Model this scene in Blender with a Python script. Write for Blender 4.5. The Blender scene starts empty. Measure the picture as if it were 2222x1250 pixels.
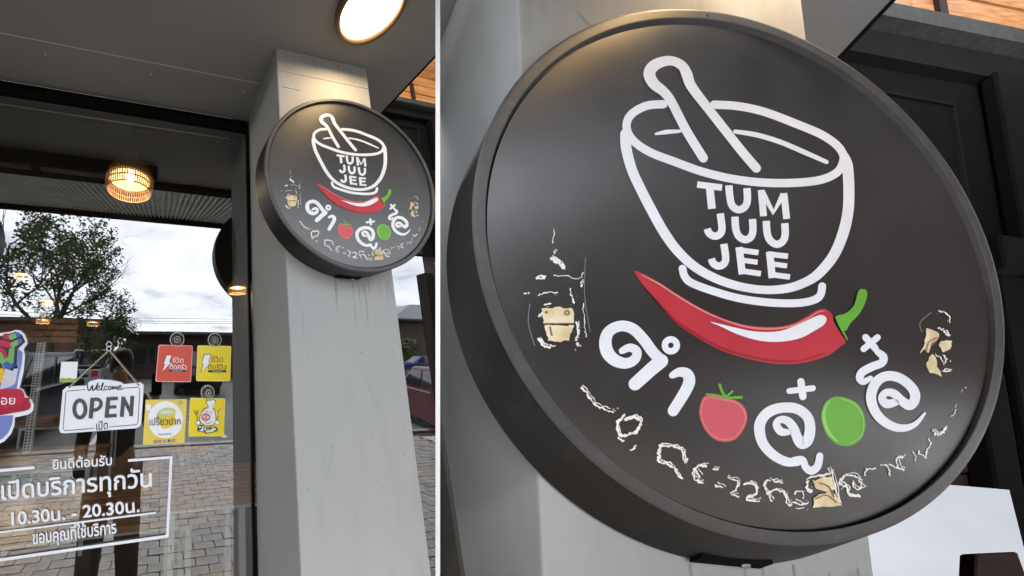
import bpy, bmesh, math, random
from mathutils import Vector, Matrix, Euler
import numpy as np
random.seed(7)
rnd = random.uniform
PI = math.pi
sc = bpy.context.scene
COL = sc.collection

# ------------------------------------------------------------------ camera geometry
U = 0.28            # radius of the small sign in metres
HC = 1.79           # camera height
CG = 1.40           # local depth of the shop glass behind the sign face
CB = -1.90          # local height of the soffit
F0, CX, CY = 620.0, 472.0, 625.0     # lens in photo pixels

def rotv(w):
    w = np.array(w); t = np.linalg.norm(w); k = w/t
    K = np.array([[0, -k[2], k[1]], [k[2], 0, -k[0]], [-k[1], k[0], 0]])
    return np.eye(3)+np.sin(t)*K+(1-np.cos(t))*K@K
RL = rotv((-0.21202, -0.20001, 0.02684)); TL = np.array((0.48133, -0.37932, 1.0))*2.97962
RR = rotv((-0.21501, -0.19151, 0.03131)); TR = np.array((0.48102, -0.37962, 1.0))*2.98572
FR = F0*3.09
CAML = -RL.T@TL
SR = 1.85            # the large sign bay stands further off and is larger
AM = np.array([[FR/F0, 0, (715-CX)/F0], [0, FR/F0, (1290-CY)/F0], [0, 0, 1.0]])

def to_w(l):
    return Vector((l[0], l[2], HC-l[1]))
def WL(a, b, c):     # small sign bay, local -> world
    return to_w(U*(np.array((a, b, c))-CAML))
def WR(a, b, c):     # large sign bay, local -> world
    return to_w(RL.T@(AM@(RR@np.array((a, b, c))+TR))*U*SR)
def LR(px, py, c):   # point of the large bay's face at depth c
    d = RR.T@np.array(((px-715)/FR, (py-1290)/FR, 1.0)); o = -RR.T@TR
    return o+d*((c-o[2])/d[2])
def LLc(px, py, c):
    d = RL.T@np.array(((px-CX)/F0, (py-CY)/F0, 1.0)); o = CAML
    return o+d*((c-o[2])/d[2])
def ray(px, py):
    l = RL.T@np.array(((px-CX)/F0, (py-CY)/F0, 1.0))
    return Vector((l[0], l[2], -l[1]))
YG = (CG-CAML[2])*U  # glass plane y
def atY(px, py, Y):
    d = ray(px, py); return Vector((0, 0, HC))+d*(Y/d.y)
def atZ(px, py, Z):
    d = ray(px, py); return Vector((0, 0, HC))+d*((Z-HC)/d.z)
def street(px, py, Yv):   # a place in the street, as the shop glass mirrors it
    p = atY(px, py, Yv); p.y = 2*YG-p.y; return p

cam = bpy.data.cameras.new('camera')
camo = bpy.data.objects.new('camera', cam); COL.objects.link(camo)
rx, ry, rz_ = [Vector((v[0], v[2], -v[1])) for v in (RL[0], -RL[1], -RL[2])]
camo.matrix_world = Matrix(((rx.x, ry.x, rz_.x, 0), (rx.y, ry.y, rz_.y, 0), (rx.z, ry.z, rz_.z, HC), (0, 0, 0, 1)))
cam.sensor_width = 36; cam.lens = 36*F0/2222
cam.shift_x = (1111-CX)/2222; cam.shift_y = 0
cam.clip_start = 0.02; cam.clip_end = 3000
sc.camera = camo

# ------------------------------------------------------------------ world, sun
SUN_EL, SUN_ROT = math.radians(52), math.radians(200)
w = bpy.data.worlds.new('World'); sc.world = w; w.use_nodes = True
nt = w.node_tree; nd = nt.nodes; lk = nt.links
bg = nd['Background']
sky = nd.new('ShaderNodeTexSky'); sky.sky_type = 'NISHITA'; sky.sun_disc = False
sky.sun_elevation = SUN_EL; sky.sun_rotation = SUN_ROT
tc = nd.new('ShaderNodeTexCoord'); sep = nd.new('ShaderNodeSeparateXYZ'); lk.new(tc.outputs['Generated'], sep.inputs[0])
ad = nd.new('ShaderNodeMath'); ad.operation = 'ADD'; ad.inputs[1].default_value = 0.16; lk.new(sep.outputs[2], ad.inputs[0])
mx_ = nd.new('ShaderNodeMath'); mx_.operation = 'MAXIMUM'; mx_.inputs[1].default_value = 0.05; lk.new(ad.outputs[0], mx_.inputs[0])
dv = nd.new('ShaderNodeVectorMath'); dv.operation = 'DIVIDE'
cmb = nd.new('ShaderNodeCombineXYZ')
for i in range(3): lk.new(mx_.outputs[0], cmb.inputs[i])
lk.new(tc.outputs['Generated'], dv.inputs[0]); lk.new(cmb.outputs[0], dv.inputs[1])
nz = nd.new('ShaderNodeTexNoise'); nz.inputs['Scale'].default_value = 1.5; nz.inputs['Detail'].default_value = 9; nz.inputs['Roughness'].default_value = 0.58
nz.inputs['Distortion'].default_value = 0.35
lk.new(dv.outputs[0], nz.inputs['Vector'])
cr = nd.new('ShaderNodeValToRGB'); lk.new(nz.outputs['Fac'], cr.inputs[0])
cr.color_ramp.elements[0].position = 0.34; cr.color_ramp.elements[0].color = (0.46, 0.48, 0.53, 1)
cr.color_ramp.elements[1].position = 0.62; cr.color_ramp.elements[1].color = (0.92, 0.945, 0.99, 1)
e = cr.color_ramp.elements.new(0.45); e.color = (0.74, 0.765, 0.81, 1)
mul = nd.new('ShaderNodeVectorMath'); mul.operation = 'SCALE'; mul.inputs['Scale'].default_value = 11.0; lk.new(cr.outputs[0], mul.inputs[0])
mixs = nd.new('ShaderNodeMixRGB'); mixs.inputs[0].default_value = 0.9
lk.new(sky.outputs[0], mixs.inputs[1]); lk.new(mul.outputs[0], mixs.inputs[2]); lk.new(mixs.outputs[0], bg.inputs[0])
bg.inputs[1].default_value = 0.1
sl = bpy.data.lights.new('sun', 'SUN'); so = bpy.data.objects.new('sun', sl); COL.objects.link(so)
sl.energy = 0.8; sl.angle = math.radians(14); sl.color = (1, 0.96, 0.9)
sdir = Vector((math.sin(SUN_ROT)*math.cos(SUN_EL), math.cos(SUN_ROT)*math.cos(SUN_EL), math.sin(SUN_EL)))
so.rotation_euler = sdir.to_track_quat('Z', 'Y').to_euler()
sc.view_settings.view_transform = 'Standard'; sc.view_settings.look = 'None'
sc.view_settings.gamma = 1; sc.view_settings.use_curve_mapping = False
sc.view_settings.exposure = 1.92
sc.cycles.use_denoising = True
sc.cycles.max_bounces = 8; sc.cycles.transparent_max_bounces = 16; sc.cycles.glossy_bounces = 5
sc.cycles.sample_clamp_indirect = 6

# ------------------------------------------------------------------ materials
def mat(name, col, rough=0.6, var=0.0, scale=6.0, bump=0.0, bscale=None, metal=0.0, spec=0.5, col2=None, stretch=None, emit=None, ior=None, grime=None):
    m = bpy.data.materials.new(name); m.use_nodes = True
    n = m.node_tree.nodes; l = m.node_tree.links; b = n['Principled BSDF']
    c = tuple(col)+(1,)
    b.inputs['Base Color'].default_value = c; b.inputs['Roughness'].default_value = rough
    b.inputs['Metallic'].default_value = metal; b.inputs['Specular IOR Level'].default_value = spec
    t = n.new('ShaderNodeTexCoord'); mp = n.new('ShaderNodeMapping'); l.new(t.outputs['Object'], mp.inputs[0])
    if ior: b.inputs['IOR'].default_value = ior
    if stretch: mp.inputs['Scale'].default_value = stretch
    if var or col2:
        x = n.new('ShaderNodeTexNoise'); x.inputs['Scale'].default_value = scale; x.inputs['Detail'].default_value = 7; l.new(mp.outputs[0], x.inputs['Vector'])
        r = n.new('ShaderNodeValToRGB'); l.new(x.outputs['Fac'], r.inputs[0])
        r.color_ramp.elements[0].position = 0.32; r.color_ramp.elements[1].position = 0.68
        r.color_ramp.elements[0].color = tuple(v*(1-var) for v in col)+(1,)
        r.color_ramp.elements[1].color = (tuple(col2) if col2 else tuple(min(1, v*(1+var)) for v in col))+(1,)
        l.new(r.outputs[0], b.inputs['Base Color'])
        if grime:
            g1 = n.new('ShaderNodeTexNoise'); g1.inputs['Scale'].default_value = grime[0]; g1.inputs['Detail'].default_value = 8; g1.inputs['Roughness'].default_value = .7
            gm_ = n.new('ShaderNodeMapping'); gm_.inputs['Scale'].default_value = grime[3]; l.new(t.outputs['Object'], gm_.inputs[0]); l.new(gm_.outputs[0], g1.inputs['Vector'])
            g2 = n.new('ShaderNodeMapRange'); g2.inputs['From Min'].default_value = .52; g2.inputs['From Max'].default_value = .75; g2.inputs['To Max'].default_value = grime[1]; l.new(g1.outputs['Fac'], g2.inputs['Value'])
            g3 = n.new('ShaderNodeMixRGB'); l.new(g2.outputs[0], g3.inputs[0]); l.new(r.outputs[0], g3.inputs[1]); g3.inputs[2].default_value = tuple(grime[2])+(1,); l.new(g3.outputs[0], b.inputs['Base Color'])
        rr = n.new('ShaderNodeMapRange'); rr.inputs['To Min'].default_value = max(0, rough-0.08); rr.inputs['To Max'].default_value = min(1, rough+0.1)
        l.new(x.outputs['Fac'], rr.inputs['Value']); l.new(rr.outputs[0], b.inputs['Roughness'])
    if bump:
        x2 = n.new('ShaderNodeTexNoise'); x2.inputs['Scale'].default_value = bscale or scale*4; x2.inputs['Detail'].default_value = 5; l.new(mp.outputs[0], x2.inputs['Vector'])
        bp = n.new('ShaderNodeBump'); bp.inputs['Strength'].default_value = bump; bp.inputs['Distance'].default_value = 0.004
        l.new(x2.outputs['Fac'], bp.inputs['Height']); l.new(bp.outputs[0], b.inputs['Normal'])
    if emit:
        b.inputs['Emission Color'].default_value = tuple(emit[0])+(1,); b.inputs['Emission Strength'].default_value = emit[1]
    return m
def glassmat(name, fac, tint=(0.85, 0.87, 0.86)):
    m = bpy.data.materials.new(name); m.use_nodes = True
    n = m.node_tree.nodes; l = m.node_tree.links; n.remove(n['Principled BSDF'])
    g = n.new('ShaderNodeBsdfGlossy'); g.inputs['Roughness'].default_value = 0.0; g.inputs['Color'].default_value = (0.97, 0.98, 1, 1)
    t = n.new('ShaderNodeBsdfTransparent'); t.inputs[0].default_value = tuple(tint)+(1,)
    x = n.new('ShaderNodeMixShader'); x.inputs[0].default_value = fac
    nz_ = n.new('ShaderNodeTexNoise'); nz_.inputs['Scale'].default_value = 1.7; nz_.inputs['Detail'].default_value = 1
    tcg = n.new('ShaderNodeTexCoord'); l.new(tcg.outputs['Object'], nz_.inputs['Vector'])
    bpg = n.new('ShaderNodeBump'); bpg.inputs['Strength'].default_value = .25; bpg.inputs['Distance'].default_value = .004
    l.new(nz_.outputs['Fac'], bpg.inputs['Height']); l.new(bpg.outputs[0], g.inputs['Normal'])
    l.new(t.outputs[0], x.inputs[1]); l.new(g.outputs[0], x.inputs[2]); l.new(x.outputs[0], n['Material Output'].inputs[0])
    return m
M = dict(
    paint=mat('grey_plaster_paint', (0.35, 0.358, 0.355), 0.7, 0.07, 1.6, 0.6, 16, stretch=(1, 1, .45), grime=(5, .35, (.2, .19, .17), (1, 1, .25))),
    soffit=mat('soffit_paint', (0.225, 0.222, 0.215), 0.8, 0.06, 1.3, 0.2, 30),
    joint=mat('caulk_joint', (0.5, 0.49, 0.45), 0.7),
    face=mat('sign_face_charcoal', (0.006, 0.006, 0.0068), 0.33, 0.02, 2.5, 0.05, 160, spec=1.0, ior=1.55, grime=(14, .035, (.3, .29, .28), (1, 1, 1))),
    rim=mat('sign_rim_grey', (0.055, 0.055, 0.056), 0.42, 0.1, 9, 0.1, 90, grime=(18, .3, (.16, .15, .13), (1, 1, 1))),
    drum=mat('sign_drum_black', (0.012, 0.0115, 0.011), 0.45, 0.15, 5, spec=0.4, grime=(9, .15, (.1, .09, .08), (1, 1, .5))),
    white=mat('white_vinyl', (0.84, 0.87, 0.93), 0.5, 0.03, 8),
    edge=mat('vinyl_dark_edge', (0.02, 0.02, 0.022), 0.5),
    red=mat('chili_red', (0.52, 0.02, 0.04), 0.45, 0.08, 5),
    darkred=mat('chili_dark_red', (0.32, 0.01, 0.02), 0.45),
    pink=mat('chili_light_edge', (0.75, 0.25, 0.25), 0.5),
    green=mat('stem_green', (0.13, 0.42, 0.03), 0.45, 0.06, 5),
    lgreen=mat('light_green', (0.33, 0.6, 0.16), 0.5),
    dgreen=mat('leaf_dark_green', (0.05, 0.2, 0.03), 0.5),
    tomato=mat('tomato_pink_red', (0.62, 0.09, 0.12), 0.5, 0.06, 6),
    tomato2=mat('tomato_edge', (0.7, 0.2, 0.2), 0.5),
    paper=mat('old_glue_paper', (0.85, 0.66, 0.3), 0.5, 0.25, 9, col2=(0.93, 0.8, 0.6)),
    glue=mat('white_glue_residue', (0.86, 0.84, 0.78), 0.8, 0.15, 30),
    scuff=mat('grey_scuff', (0.2, 0.2, 0.2), 0.7),
    black=mat('black_metal', (0.0045, 0.0045, 0.0045), 0.85, 0.2, 6, spec=0.06),
    dark=mat('dark_panel', (0.004, 0.0038, 0.0035), 0.9, 0.3, 3, spec=0.05),
    steel=mat('weathered_steel', (0.035, 0.035, 0.033), 0.7, 0.4, 14, 0.3, 60, spec=0.3),
    brownd=mat('dark_brown_beam', (0.008, 0.007, 0.006), 0.85, 0.3, 4, 0.2, 30, spec=0.06),
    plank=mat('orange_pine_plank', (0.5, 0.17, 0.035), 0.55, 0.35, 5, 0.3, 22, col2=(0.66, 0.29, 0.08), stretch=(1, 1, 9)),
    brownpost=mat('dark_brown_wood', (0.022, 0.011, 0.008), 0.7, 0.35, 4, 0.2, 25, stretch=(5, 5, 0.6), spec=0.2),
    glass=glassmat('shop_glass', 0.30),
    glass2=glassmat('side_glass', 0.28, (0.35, 0.34, 0.33)),
    cupglass=glassmat('clear_plastic', 0.25, (0.93, 0.95, 0.95)),
    partition=mat('bright_white_gloss_paint', (0.9, 0.9, 0.9), 0.5),
    emit=mat('lamp_diffuser', (1, 0.95, 0.85), 0.5, emit=((1.0, 0.70, 0.36), 11.0)),
    emit_added=mat('added_lamp_diffuser', (1, 0.9, 0.7), 0.5, emit=((1.0, 0.66, 0.30), 24.0)),  # glow of the added, unseen downlight
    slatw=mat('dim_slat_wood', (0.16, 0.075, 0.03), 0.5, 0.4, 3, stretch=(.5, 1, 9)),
    palepane=mat('pale_window_pane', (0.3, 0.34, 0.4), 0.2),
    crack=mat('crack_grey', (0.25, 0.25, 0.24), 0.8),
    bulb=mat('bulb_glow', (1, 0.9, 0.7), 0.5, emit=((1.0, 0.76, 0.48), 5.0)),
    bulb2=mat('small_bulb_glow', (1, 0.8, 0.6), 0.5, emit=((1.0, 0.55, 0.25), 7.0)),
    saucer=mat('ceiling_saucer_glow', (1, 0.9, 0.8), 0.5, emit=((1.0, 0.8, 0.62), 0.45)),
    brass=mat('brown_lamp_ring', (0.16, 0.1, 0.055), 0.35, 0.1, 5, metal=0.4),
    rattan=mat('rattan_cane', (0.34, 0.2, 0.09), 0.6, 0.3, 40),
    wood=mat('table_wood', (0.42, 0.2, 0.07), 0.25, 0.4, 3, 0.1, 20, col2=(0.5, 0.27, 0.11), stretch=(0.5, 9, 1)),
    wleg=mat('white_steel_leg', (0.75, 0.75, 0.73), 0.45),
    roomwall=mat('dark_room_wall', (0.03, 0.027, 0.022), 0.8, 0.3, 2),
    roomfloor=mat('dark_room_floor', (0.05, 0.045, 0.04), 0.4, 0.3, 2),
    awn=mat('corrugated_metal', (0.42, 0.44, 0.4), 0.6, 0.2, 4),
    paver=mat('grey_paver', (0.36, 0.35, 0.33), 0.8, 0.25, 7, 0.6, 40),
    paver2=mat('tan_paver', (0.43, 0.36, 0.29), 0.8, 0.2, 7, 0.6, 40),
    grout=mat('sand_joint', (0.06, 0.055, 0.05), 0.9, 0.2, 9),
    road=mat('asphalt', (0.16, 0.16, 0.155), 0.85, 0.2, 3, 0.5, 60),
    line=mat('road_paint', (0.7, 0.7, 0.68), 0.6, 0.1, 9),
    bark=mat('bark', (0.06, 0.045, 0.03), 0.9, 0.35, 6, 0.6, 30),
    leaf=mat('leaf', (0.06, 0.10, 0.03), 0.55, 0.45, 2.2, col2=(0.12, 0.17, 0.04)),
    brick=mat('brown_render', (0.14, 0.075, 0.05), 0.8, 0.2, 2),
    bwall=mat('dark_brown_wall', (0.055, 0.03, 0.022), 0.75, 0.25, 2),
    roofm=mat('dark_roof', (0.035, 0.035, 0.037), 0.7, 0.2, 3),
    gwall=mat('pale_tower', (0.5, 0.5, 0.5), 0.8, 0.1, 1),
    carwin=mat('car_glass', (0.02, 0.023, 0.026), 0.06, spec=0.8),
    tyre=mat('tyre', (0.02, 0.02, 0.02), 0.8),
    chrome=mat('chrome', (0.6, 0.6, 0.6), 0.2, metal=1),
    panelb=mat('brown_panel', (0.075, 0.062, 0.052), 0.7, 0.3, 3),
    concrete=mat('added_pale_concrete', (0.68, 0.68, 0.67), 0.85, 0.12, 2),  # only on the added forecourt, pale so the sign mirrors brightness
    skin=mat('skin', (0.42, 0.25, 0.17), 0.6),
    shirt=mat('dark_shirt', (0.02, 0.02, 0.022), 0.85, 0.2, 8),
    trousers=mat('dark_trousers', (0.03, 0.024, 0.018), 0.85, 0.2, 8),
    hair=mat('hair', (0.012, 0.01, 0.008), 0.6),
)
def flat(name, col, rough=0.45): 
    if name not in M: M[name] = mat(name, col, rough, 0.03, 6)
    return M[name]

# ------------------------------------------------------------------ object helpers
def tag(o, label=None, cat=None, group=None, kind=None):
    if label: o['label'] = label
    if cat: o['category'] = cat
    if group: o['group'] = group
    if kind: o['kind'] = kind
    return o
def empty(name, loc, label, cat, group=None):
    o = bpy.data.objects.new(name, None); COL.objects.link(o); o.location = loc; o.empty_display_size = 0.05
    return tag(o, label, cat, group)
def link(name, me, m, parent=None, smooth=False):
    o = bpy.data.objects.new(name, me); COL.objects.link(o)
    if m is not None and not me.materials:
        me.materials.append(M[m] if isinstance(m, str) else m)
    if smooth:
        for p in me.polygons: p.use_smooth = True
    if parent:
        o.parent = parent; o.matrix_parent_inverse = Matrix.Translation(-parent.location) if parent.parent is None else Matrix.Identity(4)
    return o
class MB:
    def __init__(s): s.v = []; s.f = []
    def add(s, vs, fs):
        o = len(s.v); s.v += [tuple(v) for v in vs]; s.f += [tuple(i+o for i in f) for f in fs]; return s
    def box8(s, p):   # p: 8 points, index = ix + 2*iy + 4*iz
        return s.add(p, [(0, 2, 3, 1), (4, 5, 7, 6), (0, 1, 5, 4), (2, 6, 7, 3), (0, 4, 6, 2), (1, 3, 7, 5)])
    def box(s, x0, x1, y0, y1, z0, z1, W=lambda a, b, c: (a, b, c)):
        return s.box8([W((x0, x1)[i & 1], (y0, y1)[(i >> 1) & 1], (z0, z1)[i >> 2]) for i in range(8)])
    def tube(s, pts, rad, n=8, cap=True):
        pts = [Vector(p) for p in pts]; rings = []; up = None
        rads = rad if isinstance(rad, (list, tuple)) else [rad]*len(pts)
        for i, p in enumerate(pts):
            t = (pts[min(i+1, len(pts)-1)]-pts[max(i-1, 0)])
            t = t.normalized() if t.length > 1e-9 else Vector((0, 0, 1))
            if up is None: up = t.orthogonal().normalized()
            else:
                up = (up-t*up.dot(t)); up = up.normalized() if up.length > 1e-6 else t.orthogonal().normalized()
            b = t.cross(up)
            rings.append([p+(up*math.cos(2*PI*k/n)+b*math.sin(2*PI*k/n))*rads[i] for k in range(n)])
        vs = [v for r in rings for v in r]; fs = []
        for i in range(len(pts)-1):
            for k in range(n):
                fs.append((i*n+k, i*n+(k+1) % n, (i+1)*n+(k+1) % n, (i+1)*n+k))
        if cap: fs += [tuple(range(n))[::-1], tuple((len(pts)-1)*n+k for k in range(n))]
        return s.add(vs, fs)
    def lathe(s, prof, o=(0, 0, 0), n=24, W=None):   # prof: (r, z)
        vs = []; fs = []
        for r, z in prof:
            for k in range(n):
                a = 2*PI*k/n; p = (r*math.cos(a)+o[0], r*math.sin(a)+o[1], z+o[2])
                vs.append(W(*p) if W else p)
        for i in range(len(prof)-1):
            for k in range(n): fs.append((i*n+k, i*n+(k+1) % n, (i+1)*n+(k+1) % n, (i+1)*n+k))
        return s.add(vs, fs)
    def mesh(s, name, fix=True):
        me = bpy.data.meshes.new(name); me.from_pydata(s.v, [], s.f); me.update()
        if fix:
            bm = bmesh.new(); bm.from_mesh(me); bmesh.ops.recalc_face_normals(bm, faces=bm.faces); bm.to_mesh(me); bm.free()
        return me
    def build(s, name, m, parent=None, smooth=False, fix=True):
        return link(name, s.mesh(name, fix), m, parent, smooth)
def bevel(o, wd=0.004, seg=2):
    md = o.modifiers.new('bevel', 'BEVEL'); md.width = wd; md.segments = seg; md.limit_method = 'ANGLE'; md.angle_limit = math.radians(40)
    return o
def clip(o, px, keep_left):
    """cut a wall or soffit where it ends against the white partition"""
    n = (ray(px, 300)).cross(ray(px, 900)).normalized()
    if n.dot(ray(px+50, 600)) < 0: n = -n          # n points to the right of the partition
    mw = o.matrix_basis if o.parent is None else o.parent.matrix_basis@o.matrix_parent_inverse@o.matrix_basis
    iv = mw.inverted(); bm = bmesh.new(); bm.from_mesh(o.data)
    bmesh.ops.bisect_plane(bm, geom=bm.verts[:]+bm.edges[:]+bm.faces[:], plane_co=iv@Vector((0, 0, HC)), plane_no=(iv.to_3x3()@n),
                           clear_outer=keep_left, clear_inner=not keep_left)
    bm.to_mesh(o.data); bm.free(); return o
def smoothpts(pts, k=5, closed=False):
    P = [Vector(p[:2]) for p in pts]; n = len(P); out = []
    W_ = [p[2] if len(p) > 2 else None for p in pts]
    rng = range(n if closed else n-1)
    for i in rng:
        p0 = P[(i-1) % n] if (closed or i > 0) else P[i]; p1 = P[i]; p2 = P[(i+1) % n]
        p3 = P[(i+2) % n] if (closed or i+2 < n) else p2
        for j in range(k):
            t = j/k
            q = 0.5*((2*p1)+(p2-p0)*t+(2*p0-5*p1+4*p2-p3)*t*t+(3*p1-p0-3*p2+p3)*t*t*t)
            out.append((q.x, q.y, None if W_[i] is None else W_[i]*(1-t)+W_[(i+1) % n]*t))
    if not closed: out.append((P[-1].x, P[-1].y, W_[-1]))
    return out
class Art:
    """flat lettering and print laid on a plane; mp(px,py,off) gives the 3-D place"""
    lift = 0
    def __init__(s, mp, step=0.0003, base=0.0015): s.mp = mp; s.mb = MB(); s.step = step; s.n = 0; s.base = base
    def off(s):
        s.n += 1; return s.base+s.step*(s.n % 9)
    def poly(s, pts, smooth=0, off=None):
        if smooth: pts = [p[:2] for p in smoothpts(pts, smooth, True)]
        o = s.off() if off is None else off
        s.mb.add([s.mp(p[0], p[1], o) for p in pts], [tuple(range(len(pts)))]); return s
    def stroke(s, pts, wd, smooth=5, closed=False, cap=True, off=None):
        o = s.off() if off is None else off
        if smooth and len(pts) > 2: pts = smoothpts(pts, smooth, closed)
        n = len(pts); L = []; R = []
        for i in range(n):
            a = Vector(pts[(i-1) % n][:2]) if (closed or i > 0) else Vector(pts[i][:2])
            b = Vector(pts[(i+1) % n][:2]) if (closed or i < n-1) else Vector(pts[i][:2])
            t = (b-a); t = t.normalized() if t.length > 1e-9 else Vector((1, 0))
            h = (pts[i][2] if len(pts[i]) > 2 and pts[i][2] is not None else wd)/2
            nn = Vector((-t.y, t.x)); p = Vector(pts[i][:2])
            L.append(p+nn*h); R.append(p-nn*h)
        vs = [s.mp(p.x, p.y, o) for p in L]+[s.mp(p.x, p.y, o) for p in R]; fs = []
        for i in range(n if closed else n-1):
            j = (i+1) % n; fs.append((i, j, n+j, n+i))
        s.mb.add(vs, fs)
        if cap and not closed:
            for e, sg in ((0, -1), (n-1, 1)):
                c = Vector(pts[e][:2]); q = pts[1] if e == 0 else pts[n-2]
                d = (c-Vector(q[:2])).normalized(); r = (L[e]-c)
                ring = [L[e] if sg > 0 else R[e]]
                r0 = ring[0]-c; rr = r0.length
                nb = r0.normalized() if rr > 1e-9 else Vector((0, 1))
                arc = [c+(nb*math.cos(PI*k/8)+d*math.sin(PI*k/8))*rr for k in range(9)]
                s.mb.add([s.mp(p.x, p.y, o) for p in arc], [tuple(range(9))])
        return s
    def ring(s, cx, cy, r, wd, n=20, ry=None):
        ry = ry or r
        return s.stroke([(cx+r*math.cos(2*PI*k/n), cy+ry*math.sin(2*PI*k/n)) for k in range(n)], wd, 0, True)
    def disc(s, cx, cy, r, ry=None, n=22):
        ry = ry or r
        return s.poly([(cx+r*math.cos(2*PI*k/n), cy+ry*math.sin(2*PI*k/n)) for k in range(n)])
    def text(s, body, quad, bold=0.0, italic=0.0):
        """quad: TL, TR, BR, BL of the ink box"""
        c = bpy.data.curves.new('t', 'FONT'); c.body = body; c.size = 1; c.offset = bold; c.resolution_u = 4; c.shear = italic
        ob = bpy.data.objects.new('t', c); COL.objects.link(ob)
        dg = bpy.context.evaluated_depsgraph_get(); me = bpy.data.meshes.new_from_object(ob.evaluated_get(dg))
        V = [v.co.copy() for v in me.vertices]; F = [tuple(p.vertices) for p in me.polygons]
        bpy.data.objects.remove(ob); bpy.data.curves.remove(c); bpy.data.meshes.remove(me)
        par = list(range(len(V)))
        def fd(i):
            while par[i] != i: par[i] = par[par[i]]; i = par[i]
            return i
        for f in F:
            for q in f[1:]: par[fd(q)] = fd(f[0])
        ids = {}
        x0 = min(v.x for v in V); x1 = max(v.x for v in V); y0 = min(v.y for v in V); y1 = max(v.y for v in V)
        base = s.base; out = []
        for i, v in enumerate(V):
            k = ids.setdefault(fd(i), len(ids))
            u = (v.x-x0)/(x1-x0); t = (y1-v.y)/(y1-y0)
            px = (quad[0][0]*(1-u)+quad[1][0]*u)*(1-t)+(quad[3][0]*(1-u)+quad[2][0]*u)*t
            py = (quad[0][1]*(1-u)+quad[1][1]*u)*(1-t)+(quad[3][1]*(1-u)+quad[2][1]*u)*t
            out.append(s.mp(px, py, base+s.step*(k % 5)))
        s.mb.add(out, F); return s
    def build(s, name, m, parent=None): return s.mb.build(name, m, parent, fix=False)
def copy_tree(o, loc, label=None, rz=None):
    c = o.copy(); COL.objects.link(c); c.location = loc
    if rz is not None: c.rotation_euler[2] = rz
    if label: c['label'] = label
    for ch in list(o.children):
        d = ch.copy(); COL.objects.link(d); d.parent = c; d.matrix_parent_inverse = ch.matrix_parent_inverse.copy()
        for g in ch.children:
            k = g.copy(); COL.objects.link(k); k.parent = d; k.matrix_parent_inverse = g.matrix_parent_inverse.copy()
    return c

# ================================================================== SETTING
g = MB().add([(-900, -1500, 0), (900, -1500, 0), (900, 600, 0), (-900, 600, 0)], [(0, 1, 2, 3)]).build('ground', 'grout'); tag(g, kind='structure')
r_ = MB().add([(-200, -60, .004), (200, -60, .004), (200, -3.9, .004), (-200, -3.9, .004)], [(0, 1, 2, 3)]).build('road', 'road'); tag(r_, kind='structure')
k_ = MB().box(-60, 60, -3.9, -3.75, 0, 0.045).build('kerb', 'paver'); tag(k_, kind='structure')
for i in range(9):
    x = -9+i*2.6
    q = MB().box(x, x+0.1, -9.2, -4.2, 0.005, 0.009).build('parking_line', 'line'); tag(q, kind='structure')
# pavers under the canopy, each a brick of its own near the shop
pave = bpy.data.objects.new('pavement', None); COL.objects.link(pave); tag(pave, kind='structure'); pave.location = (0, 0, 0)
pm = []
for mname in ('paver', 'paver2'):
    for vv in range(3):
        b = MB(); j = [rnd(-.004, .004) for _ in range(8)]
        b.box8([((.004, .196)[i & 1]+j[i]*.5, (.004, .094)[(i >> 1) & 1]+j[(i+3) % 8]*.5, (0.0, .03)[i >> 2]+(j[i] if i > 3 else 0)) for i in range(8)])
        pm.append(b.mesh('paver'))
        pm[-1].materials.append(M[mname])
cnt = 0; rest = MB(); rest2 = MB()
for r in range(48):
    y = 1.0-r*0.1
    for cI in range(52):
        x = -5+cI*0.2+(0.1 if r % 2 else 0)
        tan = (int((x+9)/1.0)+int((y+9)/1.4)) % 3 == 0
        if -1.7 < x < 0.75 and -1.5 < y < 0.6 and cnt < 290:
            o = bpy.data.objects.new('paver', random.choice(pm[3:] if tan else pm[:3])); COL.objects.link(o)
            o.parent = pave; o.location = (x, y, rnd(-.002, .002)); cnt += 1
        else:
            h = .03+rnd(-.003, .003); (rest2 if tan else rest).box(x+.004, x+.196, y+.004, y+.094, 0, h)
for b, m_ in ((rest, 'paver'), (rest2, 'paver2')):
    o = b.build('paver_field', m_, pave, fix=False); o['kind'] = 'stuff'

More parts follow.
